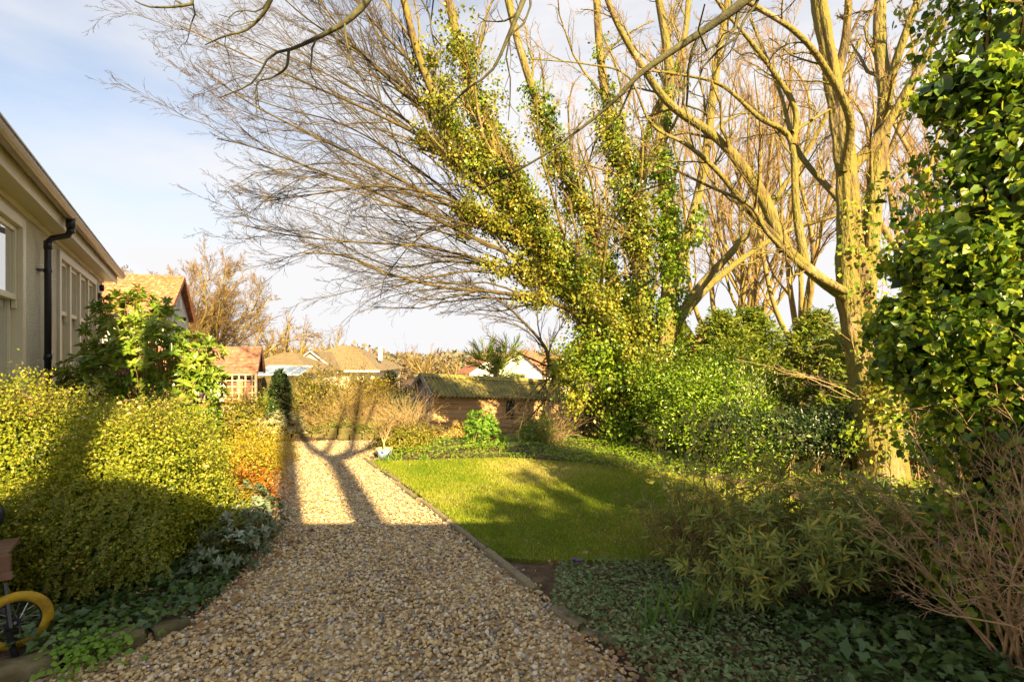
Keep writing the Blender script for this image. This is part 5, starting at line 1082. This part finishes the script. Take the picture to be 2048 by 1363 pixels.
# laurel, hedge, picket fence on the right
foliage_thing('laurel_shrub', 'sunlit bright green leafy shrub in front of the picket fence', 'shrub', [(9000, (3.05, 7.5, .75), (.8, .6, .72)), (5000, (2.6, 8.3, .9), (.6, .6, .75)), (5000, (3.35, 6.9, .45), (.5, .4, .45)), (3500, (3.5, 8.3, 1.2), (.6, .5, .45))], 1.0, .055, .45, 'fold', M['laurel'], 300, clump=4, depth=.35, lmp=.25)
rng = np.random.default_rng(301); P = catmull([(3.35, 7.2, 1.4), (3.3, 7.1, 1.15), (3.15, 7.05, .85), (3.6, 7.1, 1.2), (3.75, 7.1, 1.25)], 8)
t = thing('catkin_spray', 'cluster of pale yellow hanging catkins on the laurel', 'plant', (3.3, 7.1, 0)); b = np.array([3.3, 7.1, 0])
n = 170; pos = P[rng.integers(0, 8, n)]+rng.normal(size=(n, 3))*np.array([.09, .06, .11]); leaves('catkin', pos-b, norm(np.column_stack([rng.normal(size=(n, 2))*.25, -np.ones(n)])), norm(rng.normal(size=(n, 3))+np.array([0, -1, 0])), .06, .22, 'oval', M['varieg'], t, rng=rng)
hx = [(3.9, 7.05), (4.5, 6.95), (5.1, 6.85), (5.7, 6.8), (6.3, 6.75), (6.9, 6.7), (7.6, 6.7)]
fl = np.array(catmull([(1.45, 10.1, 0), (2.1, 8.9, 0), (3.0, 7.35, 0), (3.9, 6.8, 0), (5.2, 6.55, 0), (6.6, 6.45, 0), (8.2, 6.4, 0)], 200))
hx = [(fl[i, 0]-.10, fl[i, 1]-.20) for i in range(78, 190, 8)]
foliage_thing('clipped_hedge', 'clipped dark evergreen hedge growing over the picket fence', 'hedge', [(2600, (x, y, .60), (.36, .26, .27)) for x, y in hx], 1.0, .045, .5, 'fold', M['darkleaf'], 302, clump=4, depth=.3, lmp=.08, up=.6)
twig_bush('hedge_shoots', 'upright reddish shoots along the top of the clipped hedge', (4.9, 7.0, .75), 60, .45, .3, M['twig_red'], 303, 0, .003, sub=2, leaf=('darkleaf', 300, .04))
fence = thing('picket_fence', 'low mossy wooden picket fence along the right of garden', 'fence', (0, 0, 0))
fl = np.array(catmull([(1.45, 10.1, 0), (2.1, 8.9, 0), (3.0, 7.35, 0), (3.9, 6.8, 0), (5.2, 6.55, 0), (6.6, 6.45, 0), (8.2, 6.4, 0)], 200)); cum = np.concatenate([[0], np.cumsum(np.linalg.norm(np.diff(fl, axis=0), axis=1))])
rng = np.random.default_rng(304); s = .05
pm = MB(); pm.add([(-.035, -.01, 0), (.035, -.01, 0), (.035, -.01, .80), (0, -.01, .86), (-.035, -.01, .80), (-.035, .01, 0), (.035, .01, 0), (.035, .01, .80), (0, .01, .86), (-.035, .01, .80)], [(0, 1, 2, 3, 4), (9, 8, 7, 6, 5), (0, 5, 6, 1), (1, 6, 7, 2), (2, 7, 8, 3), (3, 8, 9, 4), (4, 9, 5, 0)])
pk0 = pm.build('picket', M['fence'], fence)
first = True
while s < cum[-1]:
    p = [np.interp(s, cum, fl[:, i]) for i in range(2)]; q = [np.interp(s+.02, cum, fl[:, i]) for i in range(2)]; an = math.atan2(q[1]-p[1], q[0]-p[0])
    o = pk0 if first else link('picket', pk0.data, fence); first = False
    o.location = (p[0], p[1], float(gz(p[0], p[1]))+rng.uniform(-.01, .02)); o.rotation_euler = (rng.normal()*.02, rng.normal()*.025, an); s += .115
for z in (.2, .62):
    for k in range(8):
        a = fl[k*25]; b_ = fl[min(199, k*25+25)]; nn = norm(np.cross(b_-a, [0, 0, 1.]))*-.03
        MB().beam(a+nn+np.array([0, 0, z+float(gz(a[0], a[1]))]), b_+nn+np.array([0, 0, z+float(gz(b_[0], b_[1]))]), .03, .07).build('rail', M['fence'], fence)
for k in range(0, 200, 36): p = fl[k]; MB().box(-.04, .04, .03, .11, -.1, .9).build('post', M['fence'], fence, (p[0], p[1]+.03, 0))

# ------------------------------------------------------------------ right foreground
# ivy-smothered trunk at the right edge
rng = np.random.default_rng(400); b = np.array([3.05, 2.9, 0]); t = thing('ivy_column', 'tree trunk at the right edge smothered in large glossy ivy leaves', 'tree', tuple(b))
fat_tube([(0, 0, -.1), (.02, 0, 1.5), (.1, 0, 3.2), (.15, .1, 5.5)], [.24, .2, .18, .14], 18, 50, rng, .08, M['bark'], 'trunk', t, .06)
stm = []
for k in range(12):
    a = rng.uniform(2.4, 5.2); r1 = .24; z = np.linspace(0, rng.uniform(2.5, 4), 8); stm.append((catmull(np.column_stack([np.cos(a+np.sin(z*2)*.3)*r1, np.sin(a+np.sin(z*2)*.3)*r1, z]), 20), np.linspace(.022, .008, 20)))
V, F = merge_tubes([(np.array([s_[0]]), np.array([s_[1]]), 6) for s_ in stm]); o = link('ivy_stem', mesh('ivy_stem', V, F, M['stem_br'], True), t); o['kind'] = 'stuff'
sp = [(1500, (3.05, 2.9, 3.7), (.58, .6, .9)), (2400, (3.0, 2.85, 2.6), (.66, .6, .8)), (2600, (2.95, 2.85, 1.75), (.74, .6, .62)), (1500, (3.0, 2.85, 1.2), (.62, .6, .4)), (1000, (3.0, 2.9, 4.6), (.55, .6, .7)), (500, (2.45, 2.85, 2.15), (.30, .3, .16)), (400, (2.42, 2.9, 1.55), (.3, .3, .16)), (350, (2.55, 2.8, 3.1), (.26, .3, .14)), (2300, (2.9, 2.72, .55), (.55, .5, .62)), (500, (2.32, 2.85, 1.75), (.26, .3, .2))]
sp = [(int(a*2.6), b_, c_) for a, b_, c_ in sp]
p, nn = blobs(sp, rng, depth=.55, lmp=.26, freq=5, zmin=.03)
keep = lump(p, np.random.default_rng(9), 4.0, 6) > -.62; p = p[keep]; nn = nn[keep]
n = len(p); d = norm(rng.normal(size=(n, 3))*.7+nn*.35+np.array([0, 0, -.6])); nv = norm(nn+rng.normal(size=(n, 3))*.65+np.array([0, -.1, .45]))
leaves('ivy_leaf', p-b, d, nv, rng.uniform(.4, 1.3, n)*.042, .95, 'heart', M['ivy'], t, np.clip(rng.random(n), 0, 1), rng, 300)
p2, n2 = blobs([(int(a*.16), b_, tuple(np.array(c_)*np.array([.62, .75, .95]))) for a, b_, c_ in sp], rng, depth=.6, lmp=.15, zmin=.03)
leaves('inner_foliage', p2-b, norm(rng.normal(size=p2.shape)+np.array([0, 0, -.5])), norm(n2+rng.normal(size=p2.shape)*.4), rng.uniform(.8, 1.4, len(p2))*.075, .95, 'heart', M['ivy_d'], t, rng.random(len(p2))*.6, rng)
shoots = grow(np.array([catmull([b+np.array([-.3, -.2, z]) for z in (1.0, 1.8, 2.6, 3.6)], 10)])-b, np.full((1, 10), .01), [dict(n=26, ratio=.3, ang=85, K=6, wig=.25, up=-.05, bias=(-.6, -.1, 0), rr=.4, rmin=.003, tmin=0)], rng)
V, F = merge_tubes(shoots); o = link('ivy_stem', mesh('ivy_stem', V, F, M['stem_br'], True), t); o['kind'] = 'stuff'

# willow-leaved shrub
rng = np.random.default_rng(410); b = np.array([2.0, 3.5, 0]); t = thing('lance_leaved_shrub', 'sprawling shrub with narrow green leaves leaning over the lawn edge', 'shrub', tuple(b))
n = 430; tips = np.column_stack([rng.uniform(1.0, 3.3, n), rng.uniform(2.8, 4.3, n), np.zeros(n)])
f = 1-((tips[:, 0]-2.2)/1.35)**2; f = np.clip(f, .1, 1); tips[:, 2] = (.2+.5*f)*rng.uniform(.45, 1.12, n)
s = b+np.column_stack([rng.normal(size=(n, 2))*.18, np.zeros(n)])+np.array([.1, -.1, 0]); mid = s*.5+tips*.5; mid[:, 2] = tips[:, 2]*.35; K = 9; u_ = np.linspace(0, 1, K)[None, :, None]
P = (1-u_)**2*s[:, None]+2*u_*(1-u_)*mid[:, None]+u_**2*tips[:, None]; P[:, 1:-1] += rng.normal(size=(n, K-2, 3))*.012
V, F = merge_tubes([(P-b, np.broadcast_to(np.linspace(.004, .0016, K), (n, K)), 4)]+grow(P-b, np.full((n, K), .003), [dict(n=4, ratio=.2, ang=40, K=4, wig=.15, up=.2, rr=.7, rmin=.0015, tmin=.4)], rng)); o = link('stem', mesh('stem', V, F, M['stem_br'], True), t); o['kind'] = 'stuff'
dr = norm(P[:, -1]-P[:, -2]+np.array([-.02, 0, .03])); pos, d, nr, sz = whorls(tips, dr, 8, .085, .2, rng, .2, 52)
P2 = P[:, 5:8].reshape(-1, 3); dr2 = np.repeat(dr, 3, 0); q1, q2, q3, q4 = whorls(P2, dr2, 6, .07, .2, rng, .2, 75)
pos = np.concatenate([pos, q1]); d = np.concatenate([d, q2]); nr = np.concatenate([nr, q3]); sz = np.concatenate([sz, q4]); tint = np.clip(rng.beta(2, 3, len(pos)), 0, 1); tint[rng.random(len(pos)) < .03] = 1
leaves('foliage', pos-b, d, nr, sz, .2, 'lance', M['willow'], t, tint, rng, 200)
twig_bush('tall_bare_stems', 'tall yellowish stems with narrow leaves rising between lawn and fence', (1.95, 4.9), 20, 1.25, .9, M['straw'], 411, -.03, .005, lean=(-.25, 0), sub=3, leaf=('willow', 420, .07))
twig_bush('wispy_twigs', 'wispy dark twigs fanning over the near lawn edge', (1.35, 3.5), 26, .9, .9, M['stem_br'], 412, -.02, .002, lean=(-.55, .1), sub=5)
# dry twiggy shrub bottom right
for k, (bx_, by_, bz_, n_, lab) in enumerate([(2.5, 2.4, 0, 17, 'leafless shrub of forking pale brown twigs at the right edge'), (2.8, 2.25, .1, 6, 'low tangle of dry tan twigs in the lower right corner')]):
    rng = np.random.default_rng(413+k); t = thing('dead_twig_shrub', lab, 'shrub', (bx_, by_, bz_)); K = 10; a = rng.uniform(1.6, 4.6, n_)
    d = norm(np.column_stack([np.cos(a)*(.9+k*.6), np.sin(a)*.45, rng.uniform(.9, 2.6, n_)-.9*k])); P = np.zeros((n_, K, 3)); P[:, 0, :2] = rng.normal(size=(n_, 2))*.06; ln = rng.uniform(.8, 1.5, n_)-.2*k
    for q in range(1, K): P[:, q] = P[:, q-1]+d*(ln/(K-1))[:, None]; d = norm(d+rng.normal(size=(n_, 3))*.16+np.array([-.02, 0, -.01]))
    Rr = np.broadcast_to(np.linspace(.008, .003, K), (n_, K)); lv = [(P, Rr, 6)]+grow(P, np.array(Rr), [dict(n=7, ratio=.42, ang=48, K=6, wig=.22, up=.15, rr=.65, rmin=.0025, tmin=.25), dict(n=6, ratio=.42, ang=50, K=4, wig=.25, up=.1, rr=.65, rmin=.0018, tmin=.2), dict(n=4, ratio=.35, ang=55, K=2, wig=.2, rr=.8, rmin=.0016, tmin=.3)], rng)
    V, F = merge_tubes(lv); o = link('stem', mesh('stem', V, F, M['deadtwig'], True), t); o['kind'] = 'stuff'
rb = [(.25, 3.1), (.35, 3.75), (1.0, 3.8), (2.0, 3.9), (3.4, 4.6), (4.5, 6.2), (4.5, 1.8), (.75, 1.9), (.62, 2.5), (.5, 2.75)]
def in_rb(sx): return lambda r, n: (lambda q: q[inpoly(q, rb)])(np.column_stack([r.uniform(.2, 4.5, n), r.uniform(*sx, n)]))
ground_ivy('periwinkle', 'low carpet of periwinkle leaves between lawn and drive', in_rb((1.9, 3.9)), 27000, .034, 'fold', M['peri'], 420, .13, asp=.5)
ground_ivy('ground_ivy', 'dark ivy carpet spreading under the right hand shrubs', lambda r, n: (lambda q: q[inpoly(q, rb)])(np.column_stack([r.uniform(1.5, 4.5, n), r.uniform(1.9, 6.2, n)])), 9000, .05, 'ivy', M['ivy_d'], 421, .22)
ground_ivy('ground_cover', 'mixed green leaves along the foot of the fence', lambda r, n: (lambda q: q[(q[:, 1] > 7.75-np.clip(q[:, 0], 0, 9)*.65)])(np.column_stack([r.uniform(.6, 6.5, n), r.uniform(4.3, 8.6, n)])), 9000, .05, 'fold', M['laurel'], 422, .16, asp=.5)
for k, (px, py, nl) in enumerate([(1300, 1265, 13), (1400, 1255, 22), (1350, 1240, 9)]):
    rng = np.random.default_rng(430+k); g0 = G(px, py+10); t = thing('strap_leaf_clump', ['left clump of upright strap leaves in the periwinkle', 'fullest clump of upright strap leaves in the periwinkle', 'small clump of strap leaves between two fuller ones'][k], 'plant', tuple(g0), group='strap-leaved bulbs')
    pos = np.column_stack([rng.normal(size=(nl, 2))*.05, np.full(nl, .01)]); d = norm(np.column_stack([rng.normal(size=(nl, 2))*.22, np.ones(nl)])); V, F, kk = leaf_arrays(pos, d, norm(rng.normal(size=(nl, 3))), rng.uniform(.2, .34, nl), .045, 'strap')
    V = V.reshape(nl, -1, 3)
    for i in range(nl): link('leaf', mesh('leaf', V[i], LEAF['strap'][1], M['strapleaf'], False, np.full(kk, rng.random())), t)
for k, (px, py) in enumerate([(1149, 1138), (1159, 1140)]):
    g0 = G(px, py); t = thing('crocus', ['left one of two purple crocuses at the lawn edge', 'right one of two purple crocuses at the lawn edge'][k], 'flower', tuple(g0), group='purple crocuses')
    MB().tube([(0, 0, 0), (0, 0, .06)], .003, 6).build('stem', M['varieg'], t)
    for i in range(6):
        a = i*math.pi/3; V, F, _ = leaf_arrays(np.array([[0, 0, .055]]), np.array([[math.cos(a)*.7, math.sin(a)*.7, 1]]), np.array([[-math.cos(a), -math.sin(a), .6]]), .032, .6, 'oval'); link('petal', mesh('petal', V, F, M['purple']), t)

# fallen leaves
def litter(name, label, p, zf, n, seed, size=.05, tl=.4):
    rng = np.random.default_rng(seed); nv = norm(np.column_stack([rng.normal(size=(len(p), 2))*tl, np.ones(len(p))])); pos = np.column_stack([p, zf]) if np.ndim(zf) else np.column_stack([p, np.full(len(p), zf)])
    o = leaves(name, pos, norm(rng.normal(size=pos.shape)*np.array([1, 1, .2])), nv, rng.uniform(.4, 1.1, len(p))*size, .7, 'oval', M['litter'], rng=rng); o['label'] = label
rng = np.random.default_rng(440)
e = np.concatenate([rng.normal(size=(260, 2))*np.array([.22, .25])+np.array([.75, 2.65]), np.column_stack([rng.uniform(.25, 3, 300), rng.uniform(2.3, 4, 300)]), np.column_stack([rng.uniform(-2.5, -1.75, 220), rng.uniform(2.8, 4.6, 220)])]); litter('leaf_litter', 'dead brown leaves along the edges of the beds', e, .03, 0, 441)
e = np.column_stack([rng.uniform(-2, 2.8, 520), rng.uniform(4, 7.6, 520)]); e = e[inpoly(e, lawn)]; litter('lawn_litter', 'scattered dead leaves lying on the lawn', e, .045, 0, 442, .035)
e = np.column_stack([rng.uniform(-4, 1, 300), rng.uniform(2.4, 8, 300)]); e = e[inpoly(e, drive)]; litter('drive_litter', 'few dead leaves lying on the gravel', e, .036, 0, 443, .04, .2)
e = np.column_stack([rng.uniform(-3, 2.5, 500), rng.uniform(7.7, 9.2, 500)]); e = e[~inpoly(e, drive) & ~inpoly(e, lawn)]; litter('border_litter', 'dead leaves on the soil of the far border', e, .02, 0, 444, .05)
th = rng.uniform(0, 6.28, 120); ph = rng.uniform(.2, 1.2, 120); c = np.where(rng.random(120)[:, None] < .5, np.array([[-3.8, 4.0, .55]]), np.array([[-2.84, 4.0, .5]])); r_ = np.where(c[:, :1] < -3, .82, .68)
hp = c+np.column_stack([np.cos(th)*np.sin(ph)*r_[:, 0]*1.02, np.sin(th)*np.sin(ph)*.82, np.cos(ph)*.78]); litter('hedge_litter', 'pale dead leaves caught on top of the hedge shrubs', hp[:, :2], hp[:, 2], 0, 445, .05, .6)

rng = np.random.default_rng(500); n = 22000; x = rng.uniform(-120, 150, n); y = rng.uniform(95, 135, n); h = 5.3+1.9*lump(np.column_stack([x*.16, y*.05, y*0]), rng, 2, 8)
pos = np.column_stack([x, y, -3.2+np.clip(h, .6, 9)*rng.random(n)**.7]); o = leaves('distant_wood', pos, norm(rng.normal(size=(n, 3))+np.array([0, 0, .6])), norm(rng.normal(size=(n, 3))), rng.uniform(.8, 1.7, n), .5, 'fold', M['far'], rng=rng); o['label'] = 'hazy brown line of far-off trees along the horizon'

ground_ivy('border_plants', 'low green and yellow plants along the far lawn edge', lambda r, n: (lambda q: q[(lump(np.column_stack([q, q[:, 0]*0]), r, 5, 8) > -.7) & ~inpoly(q, drive) & ~inpoly(q, lawn)])(np.column_stack([r.uniform(-1.9, 3.3, n), r.uniform(6.6, 9.6, n)])), 14000, .045, 'fold', M['laurel'], 600, .16, asp=.5)
